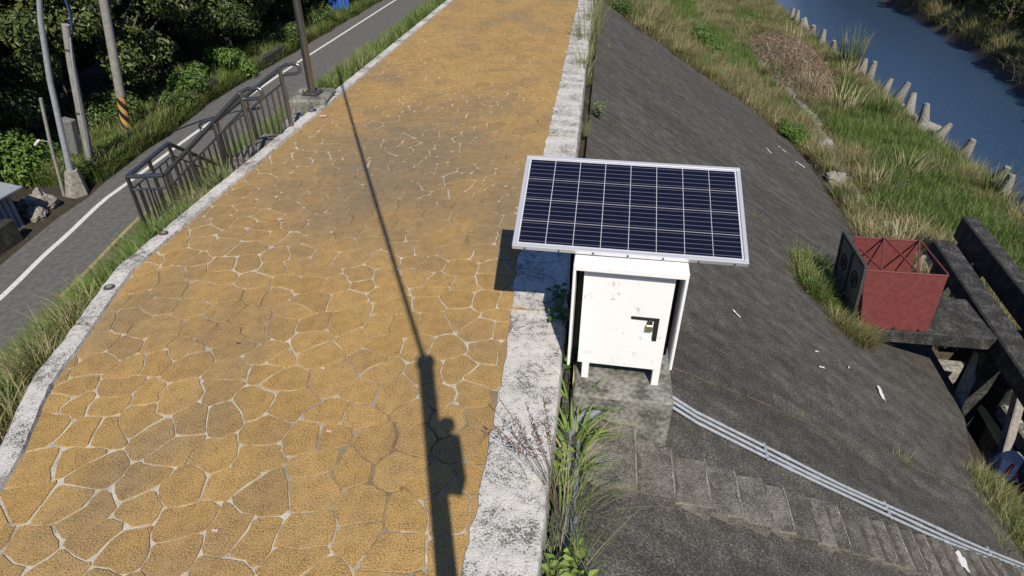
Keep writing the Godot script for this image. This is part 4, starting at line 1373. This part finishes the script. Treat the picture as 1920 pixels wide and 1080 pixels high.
func tree_proto(sd: int, height: float, rad: float, leafn: int, l: float, ca: Color, cb: Color) -> Array:
	rng.seed = sd
	var trunk := Geo.new()
	var base := Vector3.ZERO
	var pts := [base]
	var rr := [0.16]
	for k in 5:
		base += Vector3(rng.randf_range(-0.12, 0.12), height * 0.16, rng.randf_range(-0.12, 0.12))
		pts.append(base); rr.append(0.15 - k * 0.024)
	trunk.tube(pts, rr, 9)
	var blobs := []
	for k in 30:
		var q := rng.randf()
		var y := lerpf(height * 0.2, height, q)
		var prof := sin(PI * clampf(q * 0.85 + 0.12, 0, 1))
		var a := k * 2.399 + rng.randf() * 0.7
		var r := rad * prof * sqrt(rng.randf_range(0.25, 1.0))
		var br := rng.randf_range(0.42, 0.85) * rad * 0.42
		var c := Vector3(cos(a) * r, y, sin(a) * r)
		blobs.append([c, Vector3(br, br * 0.75, br)])
		if k % 2 == 0:
			var s: Vector3 = pts[clampi(int(q * 5), 1, 4)]
			trunk.tube([s, s.lerp(c, 0.5) + Vector3(0, 0.15, 0), c], [0.055, 0.035, 0.012], 5)
	var seed2 := rng.randi() % 10000
	return [trunk.mesh(M.bark), foliage(seed2, blobs, leafn, l, ca, cb, Color(0.14, 0.15, 0.04)).mesh(M.leaf)]

func plant_tree(called: String, pr: Array, label: String, at: Vector3, turn: float, sc: Vector3, group: String) -> void:
	var t := thing(called, label, "tree" if called.ends_with("tree") else "shrub", at, group)
	t.basis = Basis(Vector3.UP, turn).scaled_local(sc)
	put(t, "trunk", pr[0])
	put(t, "crown", pr[1])

func build_trees() -> void:
	var pr := [tree_proto(501, 6.0, 2.3, 15000, 0.14, Color(0.03, 0.058, 0.016), Color(0.085, 0.125, 0.034)), tree_proto(502, 5.2, 2.1, 13000, 0.15, Color(0.036, 0.062, 0.016), Color(0.1, 0.13, 0.032)), tree_proto(503, 6.6, 2.0, 14000, 0.13, Color(0.026, 0.052, 0.018), Color(0.072, 0.12, 0.038))]
	rng.seed = 11
	var n := 0
	var z := -7.4
	while z > -58.0:
		for row in 3:
			if row == 2 and n % 2 == 0:
				n += 1
				continue
			var x: float = tab(ROAD_FAR, z) - [3.9 if z > -18.0 else 2.9, 6.4 if z > -18.0 else 5.2, 9.0][row] + rng.randf_range(-0.6, 0.6)
			var zz := z + rng.randf_range(-0.7, 0.7) - row * 0.9
			var kind := rng.randi() % 3
			var p: Array = pr[kind]
			var sc := rng.randf_range(0.9, 1.25) + row * 0.12
			var turn := rng.randf() * TAU
			if not (row == 0 and z > -11.0):
				plant_tree("forest_tree", p, [["dark rounded evergreen tree in the front row along the road", "olive green spreading tree in the front row along the road", "slender dark tree in the front row along the road"], ["dark rounded evergreen tree behind the front row", "olive green spreading tree behind the front row", "slender dark tree behind the front row"], ["dark rounded evergreen tree deep in the wood", "olive green spreading tree deep in the wood", "slender dark tree deep in the wood"]][row][kind], Vector3(x, -3.45, zz), turn, Vector3(sc, sc * rng.randf_range(0.9, 1.15), sc), "trees of the roadside wood")
			n += 1
		z -= 2.25
	# trees on the far river bank
	rng.seed = 12
	z = -12.0
	n = 0
	while z > -75.0:
		for row in 2:
			var x := tab(FAR_BANK, z) + 2.5 + row * 3.2 + rng.randf_range(-0.8, 0.8)
			var sc := rng.randf_range(0.65, 0.85) + row * 0.25
			plant_tree("bank_tree", pr[(n + row) % 3], [["dark rounded tree on the far river bank, front row", "olive spreading tree on the far river bank, front row", "slender dark tree on the far river bank, front row"], ["dark rounded tree on the far river bank, back row", "olive spreading tree on the far river bank, back row", "slender dark tree on the far river bank, back row"]][row][(n + row) % 3], Vector3(x, -4.1, z + rng.randf_range(-0.9, 0.9)), rng.randf() * TAU, Vector3(sc, sc * 0.9, sc), "trees on the far river bank")
			n += 1
		z -= 3.1

func shrub_proto(sd: int, r: float, h: float, count: int, l: float, ca: Color, cb: Color) -> Array:
	rng.seed = sd
	var blobs := []
	var st := Geo.new()
	for k in 12:
		var a := rng.randf() * TAU
		var q := sqrt(rng.randf()) * r * 0.7
		var c := Vector3(cos(a) * q, rng.randf_range(0.25, 0.85) * h, sin(a) * q)
		blobs.append([c, Vector3(1, 0.8, 1) * r * rng.randf_range(0.28, 0.5)])
		st.tube([Vector3(cos(a) * 0.04, -0.05, sin(a) * 0.04), c * 0.6, c], [0.02, 0.014, 0.006], 5)
	return [st.mesh(M.bark), foliage(sd + 1, blobs, count, l, ca, cb, Color(0.16, 0.2, 0.04)).mesh(M.leaf)]

func build_shrubs() -> void:
	var a := shrub_proto(601, 0.9, 1.1, 2600, 0.11, Color(0.04, 0.1, 0.018), Color(0.11, 0.2, 0.03))
	var b := shrub_proto(602, 0.8, 0.8, 2200, 0.09, Color(0.035, 0.075, 0.016), Color(0.085, 0.13, 0.03))
	var spots := [[a, -13.6, -19.2, 0.95, "bright broad leaved shrub beside the mossy wall stub"], [a, -13.5, -22.2, 1.0, "bright leafy shrub between the two wall stubs"], [b, -13.2, -18.0, 0.9, "dense green shrub near the striped utility pole, away from the road lamp"], [b, -12.95, -14.5, 0.6, "dense green shrub between the short pole and the striped pole"], [b, -12.75, -12.95, 0.65, "low green shrub at the flared lamp foot"], [b, -14.6, -16.6, 1.2, "tall dark shrub behind the striped utility pole"], [a, -14.6, -13.0, 1.2, "tall leafy shrub behind the short pole with wires"], [b, -13.6, -27.0, 1.2, "wide shrub beyond the second wall stub along the road"], [b, -13.9, -31.0, 1.2, "wide shrub just short of the blue tarpaulin"], [b, -14.2, -10.6, 1.2, "dark shrub behind the tin shed"], [a, 6.15, -19.4, 0.62, "vivid green bush at the toe of the dark slope"], [a, 4.0, -25.5, 0.8, "vivid green bush high on the grassy far slope"], [b, 0.6, -21.5, 0.6, "low green bush near the kerb where grass covers the slope"]]
	for s in spots:
		var y := ground_y(s[1], s[2])
		var t := thing("shrub", s[4], "shrub", Vector3(s[1], y, s[2]), "")
		t.basis = Basis(Vector3.UP, s[1] * 3.0 + s[2]).scaled_local(Vector3.ONE * s[3])
		put(t, "stem", s[0][0])
		put(t, "foliage", s[0][1])

func build_grass() -> void:
	var ga := Color(0.05, 0.105, 0.016)
	var gb := Color(0.13, 0.2, 0.035)
	var st := Color(0.34, 0.29, 0.15)
	var lush := [clump(701, 46, 0.25, 0.5, 0.17, 0.006, 0.15, 0.8, ga, gb, st, 0.06, M.grass), clump(702, 40, 0.2, 0.42, 0.2, 0.006, 0.2, 0.9, Color(0.045, 0.1, 0.014), Color(0.1, 0.17, 0.03), st, 0.05, M.grass)]
	var olive := [clump(711, 44, 0.25, 0.6, 0.2, 0.005, 0.2, 0.95, Color(0.1, 0.115, 0.035), Color(0.19, 0.19, 0.07), st, 0.3, M.grass), clump(712, 38, 0.2, 0.5, 0.22, 0.005, 0.2, 1.0, Color(0.085, 0.11, 0.03), Color(0.16, 0.17, 0.06), st, 0.22, M.grass)]
	var dry := [clump(721, 34, 0.2, 0.6, 0.22, 0.005, 0.35, 1.2, Color(0.3, 0.25, 0.14), Color(0.4, 0.34, 0.2), Color(0.2, 0.15, 0.09), 0.25, M.straw), clump(722, 30, 0.2, 0.45, 0.25, 0.006, 0.5, 1.4, Color(0.24, 0.2, 0.12), Color(0.36, 0.31, 0.19), Color(0.15, 0.11, 0.07), 0.3, M.straw)]
	var lists := {}
	var cols := {}
	for k in 6:
		lists[k] = []; cols[k] = []
	rng.seed = 71
	var addc := func(kind: int, x: float, z: float, sc: float) -> void:
		var sy := sc * rng.randf_range(0.75, 1.3)
		lists[kind].append(Transform3D(Basis(Vector3.UP, rng.randf() * TAU).scaled_local(Vector3(sc, sy, sc)), Vector3(x, ground_y(x, z), z)))
		var q := rng.randf_range(0.75, 1.2)
		cols[kind].append(Color(q, q * rng.randf_range(0.95, 1.03), q * 0.97))
	# grassy bank between kerb and road
	for k in 9500:
		var z := -0.5 - pow(rng.randf(), 1.25) * 62.0
		var kl := tab(KERB_L, z) - 0.32
		var ry := tab(ROAD_YELLOW, z) + 0.25
		var x := lerpf(kl, ry, pow(rng.randf(), 0.9))
		if z < -7.0 and z > -9.1 and x > -6.3: continue
		var q := vn.get_noise_2d(x * 3.0, z * 3.0)
		var near_k := clampf((z + 5.0) * 0.5, 0, 1)
		addc.call((2 if q > 0.22 - near_k * 0.35 else 0) + (k % 2), x, z, rng.randf_range(0.75, 1.15) * (0.8 if z > -10 else 1.0))
	# verge beyond the road
	for k in 4600:
		var z := -12.5 - rng.randf() * 44.0
		var x := tab(ROAD_FAR, z) - 0.3 - rng.randf() * rng.randf() * 4.5
		addc.call((0 if rng.randf() < 0.8 else 2) + (k % 2), x, z, rng.randf_range(0.8, 1.5))
	# berm by the river and the overgrown far slope
	var patches := [[9.6, -21.5, 1.6, 4.2], [8.8, -16.0, 1.1, 3.5], [9.5, -14.0, 1.0, 2.5], [5.6, -30.0, 1.6, 4.0], [2.5, -34.0, 2.0, 5.0]]
	for k in 17000:
		var z := -4.6 - pow(rng.randf(), 1.15) * 48.0
		var x0 := 6.4
		if z > -9.8: x0 = 7.9
		elif z < -16.0: x0 = tab([[-16.0, 6.9], [-18.6, 6.4], [-20.3, 5.0], [-20.5, 2.9], [-21.0, 0.4], [-23.0, -0.1]], z)
		var x := lerpf(x0, 11.35, rng.randf())
		if x > 11.0 and rng.randf() < 0.5: continue
		var lu := -0.2
		for p in patches: lu = maxf(lu, 1.0 - Vector2((x - p[0]) / p[2], (z - p[1]) / p[3]).length())
		var q := vn.get_noise_2d(x * 2.6 + 30, z * 1.6) + rng.randf_range(-0.15, 0.15)
		var kind := 2
		if lu + q * 0.7 > -0.02: kind = 0
		elif q > 0.26: kind = 4
		if x < 8.0 and kind == 2 and rng.randf() < 0.25: kind = 4
		var d := Vector2((x - 8.4) / 1.6, (z + 30.0) / 6.0).length()
		if d < 1.0 and rng.randf() < 0.93: continue
		if absf(x - 7.25 - 0.25 * sin(z * 0.5)) < 0.3 and z < -12.0 and z > -27.0 and rng.randf() < 0.8: continue
		addc.call(kind + (k % 2), x, z, rng.randf_range(0.8, 1.3))
	for k in 300:
		var z := -4.2 - rng.randf() * 1.9
		var x := rng.randf_range(5.25, 5.75)
		addc.call((0 if rng.randf() < 0.5 else 2) + (k % 2), x, z, rng.randf_range(0.4, 0.7))
	# grass beside the gate at the slope toe
	for k in 260:
		var z := rng.randf_range(-9.8, -8.45)
		var x := rng.randf_range(3.55, 4.35) + (z + 9.0) * -0.05
		addc.call((0 if rng.randf() < 0.75 else 2) + (k % 2), x, z, rng.randf_range(0.6, 1.05))
	for k in 120:
		addc.call(2 + (k % 2), rng.randf_range(3.9, 4.4), rng.randf_range(-8.4, -7.9), rng.randf_range(0.4, 0.8))
	for k in 90:
		var q := rng.randf()
		var seam: Array = [[0.95, -4.75, 6.2, -5.9], [0.1, -10.6, 6.3, -10.4], [0.1, -15.9, 6.3, -15.6], [-0.05, -5.0, -0.1, -19.0], [4.9, -4.6, 5.2, -6.4]][k % 5]
		addc.call((0 if rng.randf() < 0.4 else 2) + (k % 2), lerpf(seam[0], seam[2], q), lerpf(seam[1], seam[3], q), rng.randf_range(0.15, 0.5))
	# far bank
	for k in 5200:
		var z := -10.0 - rng.randf() * 62.0
		var x := tab(FAR_BANK, z) + 0.7 + rng.randf() * 6.0
		var q := vn.get_noise_2d(x * 2, z * 2)
		addc.call((2 if q > -0.1 else (4 if q > -0.3 else 0)) + (k % 2), x, z, rng.randf_range(1.2, 2.3))
	var names := ["lush_grass", "lush_grass", "meadow_grass", "meadow_grass", "dry_grass", "dry_grass"]
	var labels := ["bright green upright grass on the banks", "bright green shorter grass on the banks", "olive green mixed tall grass on the banks", "olive green mixed short grass on the banks", "straw coloured dead standing grass by the river", "pale flattened dead grass by the river"]
	var protos := [lush[0], lush[1], olive[0], olive[1], dry[0], dry[1]]
	for k in 6: scatter(names[k], protos[k], lists[k], cols[k], labels[k], "grass")

func build_reeds() -> void:
	var green := clump(801, 130, 0.9, 1.7, 0.45, 0.012, 0.1, 0.5, Color(0.06, 0.1, 0.022), Color(0.13, 0.17, 0.05), Color(0.3, 0.26, 0.14), 0.2, M.grass, 4)
	var pale := clump(802, 110, 0.5, 1.25, 0.5, 0.011, 0.15, 0.7, Color(0.3, 0.26, 0.15), Color(0.42, 0.37, 0.24), Color(0.13, 0.14, 0.05), 0.25, M.straw, 4)
	var spots := [[green, 11.1, -30.3, 1.3, "tall dark green reed clump standing at the water edge"], [green, 10.2, -23.2, 0.8, "green reed clump on the berm near the tetrapods"], [green, 10.9, -16.9, 0.75, "green reed clump beside the tetrapods near the sluice"], [pale, 8.9, -23.5, 1.2, "broad pale reed clump in the middle of the berm"], [pale, 8.2, -25.4, 1.0, "pale reed clump toward the straw heap"], [pale, 8.9, -17.6, 0.85, "pale upright stubble clump in the bright grass"], [pale, 7.7, -16.4, 0.9, "pale leaning reed clump above the sluice beams"], [pale, 9.6, -34.0, 1.1, "pale reed clump beyond the straw heap"], [pale, 7.0, -13.0, 0.8, "pale drooping reed clump behind the red plates"], [pale, 6.6, -12.2, 0.6, "small pale reed clump touching the inner beam"], [pale, 10.4, -28.0, 0.9, "pale reed clump between straw heap and water"], [green, 7.4, -27.5, 0.6, "green reed clump at the foot of the overgrown slope"]]
	for s in spots:
		var o := put(self, "reed_clump", s[0], Vector3(s[1], ground_y(s[1], s[2]), s[2]))
		o.basis = Basis(Vector3.UP, s[1] * 7 + s[2]).scaled_local(Vector3.ONE * s[3])
		tag(o, s[4], "reeds", "reed clumps on the berm")
	# heap of washed-up straw and sticks
	var g := Geo.new()
	rng.seed = 88
	for k in 5200:
		var a := rng.randf() * TAU
		var r := sqrt(rng.randf())
		var x := 8.5 + cos(a) * r * 1.7 - sin(a) * r * 0.5
		var z := -30.0 + sin(a) * r * 6.5
		var y := ground_y(x, z) + 0.8 * (1.0 - r * r) * rng.randf() + 0.05
		var d := Vector3(rng.randfn(), rng.randfn() * 0.2, rng.randfn()).normalized()
		var l := rng.randf_range(0.2, 0.9)
		var col := Color(0.3, 0.225, 0.14).lerp(Color(0.13, 0.08, 0.055), rng.randf())
		if rng.randf() < 0.05: col = Color(0.5, 0.48, 0.44)
		blade(g, Vector3(x, y, z) - d * l * 0.5 - Vector3.UP * 0.05, d, l * 0.35, 0.012, 2.2, col)
	var h := part(self, "straw_heap", g, M.straw)
	tag(h, "brown heap of washed up straw and sticks on the berm", "straw heap")
	h.set_meta("kind", "stuff")
	for s in [[7.35, -12.4, 0.25, "pale rock among reeds behind the red plates"], [6.7, -16.8, 0.22, "grey rock at the grassy toe of the slope"], [7.3, -22.5, 0.2, "small rock low on the berm below the reeds"], [7.1, -19.2, 0.3, "pale broken concrete lump on the berm near the vivid bush"]]:
		var o := thing("boulder", s[3], "rock", Vector3(s[0], ground_y(s[0], s[1]), s[1]), "rocks on the berm")
		part(o, "rock", rock(s[2], int(s[2] * 991)), M.tetra)

func build_ledge() -> void:
	# broken concrete footing along the toe of the slope
	var l := Node3D.new()
	l.name = numbered(self, "toe_ledge"); add_child(l); l.set_meta("kind", "structure")
	var z := -12.6
	var k := 0
	while z > -33.0:
		rng.seed = 650 + k
		var len_ := rng.randf_range(0.9, 1.9)
		var x := 7.25 + 0.25 * sin(z * 0.5)
		var g := Geo.new()
		g.box(Vector3(x, ground_y(x, z) + rng.randf_range(-0.02, 0.06), z - len_ * 0.5), Vector3(0.3, 0.22, len_), Basis(Vector3.UP, rng.randf_range(-0.06, 0.06)) * Basis(Vector3(0, 0, 1), rng.randf_range(-0.12, 0.05)), 0.03)
		part(l, "ledge_block", g, M.pedestal)
		z -= len_ + rng.randf_range(0.02, 0.7)
		k += 1

func build_kerb_weeds() -> void:
	var gut := -0.42
	# feathery grass tufts hanging over the kerb farther up
	var tuft := clump(901, 120, 0.4, 0.95, 0.16, 0.0045, 0.1, 0.7, Color(0.12, 0.15, 0.05), Color(0.24, 0.26, 0.12), Color(0.36, 0.32, 0.2), 0.25, M.grass, 4)
	var spots := [[-0.3, -14.7, 1.5, "largest grey green grass tuft growing over the kerb"], [-0.26, -12.4, 1.15, "grey green grass tuft growing over the kerb at a joint"], [-0.2, -16.8, 1.4, "grass tuft growing over the kerb at the overgrown slope"], [-0.15, -19.2, 1.2, "grass tuft merging with the overgrown slope beside the kerb"], [-0.1, -9.5, 0.35, "small grass tuft at the kerb wall above the solar panel"]]
	for s in spots:
		var o := put(self, "grass_tuft", tuft, Vector3(s[0], -0.3, s[1]))
		o.basis = Basis(Vector3.UP, s[1]).scaled_local(Vector3.ONE * s[2])
		tag(o, s[3], "grass tuft", "grass tufts at the kerb")
	# big wiry clump close by
	var wiry := clump(903, 170, 0.3, 0.85, 0.16, 0.0032, 0.15, 1.0, Color(0.07, 0.13, 0.025), Color(0.17, 0.22, 0.07), Color(0.3, 0.27, 0.17), 0.3, M.grass, 5)
	var t := thing("wiry_grass", "big wiry grass clump with dark seed heads leaning on the kerb", "grass clump", Vector3(-0.02, gut, -2.5))
	put(t, "blades", wiry)
	var g := Geo.new()
	rng.seed = 33
	for k in 9:
		var d := Vector3(rng.randf_range(-0.75, -0.2), 0, rng.randf_range(-0.5, 0.25))
		var hgt := rng.randf_range(0.75, 1.0)
		var pts := []
		for q in 6:
			var w := q / 5.0
			pts.append(Vector3(-0.03, 0.05, 0) + Vector3.UP * hgt * w + d * 0.55 * w * w)
		g.col = Color(0.13, 0.1, 0.06)
		g.tube(pts, 0.0022, 4)
		for q in 16:
			var w := 0.72 + 0.28 * q / 16.0
			var p: Vector3 = Vector3(-0.03, 0.05, 0) + Vector3.UP * hgt * w + d * 0.55 * w * w
			leaf(g, p, (Vector3(rng.randfn(), 0.6, rng.randfn())).normalized(), Vector3(rng.randfn(), 0.3, rng.randfn()).normalized(), 0.035, 0.006, Color(0.16, 0.09, 0.07))
	part(t, "seed_heads", g, M.straw)
	var t2 := thing("wiry_grass", "wiry grass clump at the bottom of the gutter beside the leafy weed", "grass clump", Vector3(0.02, gut, -2.05))
	put(t2, "blades", wiry, Vector3.ZERO).basis = Basis(Vector3.UP, 2.0).scaled_local(Vector3(0.8, 0.75, 0.8))
	# broad strap-leaved grass beside the pedestal
	var strap := clump(905, 44, 0.25, 0.55, 0.07, 0.012, 0.3, 1.1, Color(0.09, 0.17, 0.03), Color(0.2, 0.28, 0.06), Color(0.35, 0.32, 0.14), 0.12, M.grass, 5)
	for s in [[0.02, -3.5, 1.0, "strap leaved weed against the pedestal corner"], [0.02, -3.2, 0.95, "strap leaved weed drooping over the top step"], [0.04, -2.95, 0.9, "small strap leaved weed beside the grey ducts"], [-0.05, -3.85, 0.7, "strap leaved weed in the shade of the cabinet"]]:
		var o := put(self, "strap_weed", strap, Vector3(s[0], gut, s[1]))
		o.basis = Basis(Vector3.UP, s[1] * 9).scaled_local(Vector3.ONE * s[2])
		tag(o, s[3], "weed", "strap leaved weeds in the gutter")
	# leafy weeds
	var mk := func(sd: int, n: int, h: float, l: float, ca: Color, cb: Color) -> Array:
		var s := Geo.new()
		var f := Geo.new()
		rng.seed = sd
		for k in n:
			var a := rng.randf() * TAU
			var tip := Vector3(cos(a) * h * rng.randf_range(0.1, 0.6), h * rng.randf_range(0.6, 1.0), sin(a) * h * rng.randf_range(0.1, 0.6))
			s.tube([Vector3.ZERO, tip * 0.55 + Vector3(0, 0.02, 0), tip], [0.004, 0.003, 0.002], 5)
			for q in 7:
				var w := 0.35 + 0.65 * q / 6.0
				var b := q * 2.4 + a
				var d := Vector3(cos(b), 0.25, sin(b)).normalized()
				leaf(f, tip * w, d, (Vector3.UP + d * 0.3).normalized(), l * rng.randf_range(0.7, 1.2), l * 0.3, ca.lerp(cb, rng.randf()))
		return [s.mesh(M.bark), f.mesh(M.leaf)]
	var w1: Array = mk.call(911, 6, 0.3, 0.075, Color(0.085, 0.15, 0.022), Color(0.19, 0.26, 0.05))
	var w2: Array = mk.call(912, 5, 0.32, 0.12, Color(0.04, 0.1, 0.02), Color(0.1, 0.18, 0.035))
	for s in [[w1, 0.0, -1.95, 1.1, "yellow green leafy weed at the bottom of the gutter"], [w1, -0.02, -2.8, 0.9, "yellow green leafy weed between the wiry clump and the ducts"], [w1, 0.03, -2.2, 0.8, "low yellow green weed under the wiry clump"], [w2, -0.14, -4.5, 0.65, "dark green pointed leaf weed in the shadow of the panel"], [w2, -0.09, -4.25, 0.75, "dark green pointed leaf weed between kerb and cabinet"], [w2, -0.03, -4.05, 0.9, "dark pointed leaf weed against the cabinet side"], [w1, 0.1, -10.4, 0.9, "leafy weed on the slope next to the kerb"]]:
		var t3 := thing("leafy_weed", s[4], "weed", Vector3(s[1], (-0.12 if s[0] == w2 and s[2] < -4.1 else gut) if s[2] > -5.0 else -0.35, s[2]), "leafy weeds by the kerb")
		t3.basis = Basis(Vector3.UP, s[2] * 5).scaled_local(Vector3.ONE * s[3] * 1.2)
		put(t3, "stem", s[0][0])
		put(t3, "leaves", s[0][1])

# ------------------------------------------------------------------
func _ready() -> void:
	# camera
	var cam := Camera3D.new()
	cam.name = "camera"
	add_child(cam)
	var th := deg_to_rad(34.3)
	var ps := deg_to_rad(7.71)
	var fwd := Vector3(-sin(ps) * cos(th), -sin(th), -cos(ps) * cos(th))
	cam.look_at_from_position(Vector3(0, 3.2, 0), Vector3(0, 3.2, 0) + fwd, Vector3.UP)
	cam.fov = 49.97
	cam.near = 0.05
	cam.far = 1500.0
	cam.current = true
	# sky, exposure
	var env := Environment.new()
	env.background_mode = Environment.BG_SKY
	var sky := Sky.new()
	var sm := ProceduralSkyMaterial.new()
	sm.sky_top_color = Color(0.27, 0.40, 0.62)
	sm.sky_horizon_color = Color(0.66, 0.73, 0.82)
	sm.sky_curve = 0.12
	sm.ground_bottom_color = Color(0.12, 0.12, 0.1)
	sm.ground_horizon_color = Color(0.4, 0.46, 0.5)
	sky.sky_material = sm
	env.sky = sky
	env.background_energy_multiplier = 0.8
	env.tonemap_mode = Environment.TONE_MAPPER_LINEAR
	env.tonemap_exposure = 1.2
	env.sdfgi_enabled = true
	env.ssao_enabled = true
	env.ssil_enabled = true
	var we := WorldEnvironment.new()
	we.name = "environment"
	we.environment = env
	add_child(we)
	# sun: behind the camera to the right
	var sun := DirectionalLight3D.new()
	sun.name = "sun"
	sun.light_energy = 1.4
	sun.light_color = Color(1.0, 0.96, 0.9)
	sun.light_angular_distance = 0.5
	sun.shadow_enabled = true
	add_child(sun)
	var az := deg_to_rad(18.0)
	var el := deg_to_rad(47.0)
	sun.look_at_from_position(Vector3(sin(az) * cos(el), sin(el), cos(az) * cos(el)) * 10.0, Vector3.ZERO, Vector3.UP)

	hn = noise(5, 0.35, 3)
	vn = noise(17, 0.16, 4)
	make_materials()
	build_ground()
	build_road()
	build_path()
	build_kerbs()
	build_slope()
	build_water()
	build_slope_stairs()
	build_left_stairs()
	build_sluice()
	build_pedestal()
	build_cabinet()
	build_panel()
	build_pipes()
	build_camera_pole()
	build_lamp_post()
	build_poles()
	build_tetrapods()
	build_trees()
	build_shrubs()
	build_grass()
	build_reeds()
	build_ledge()
	build_kerb_weeds()
	build_litter()
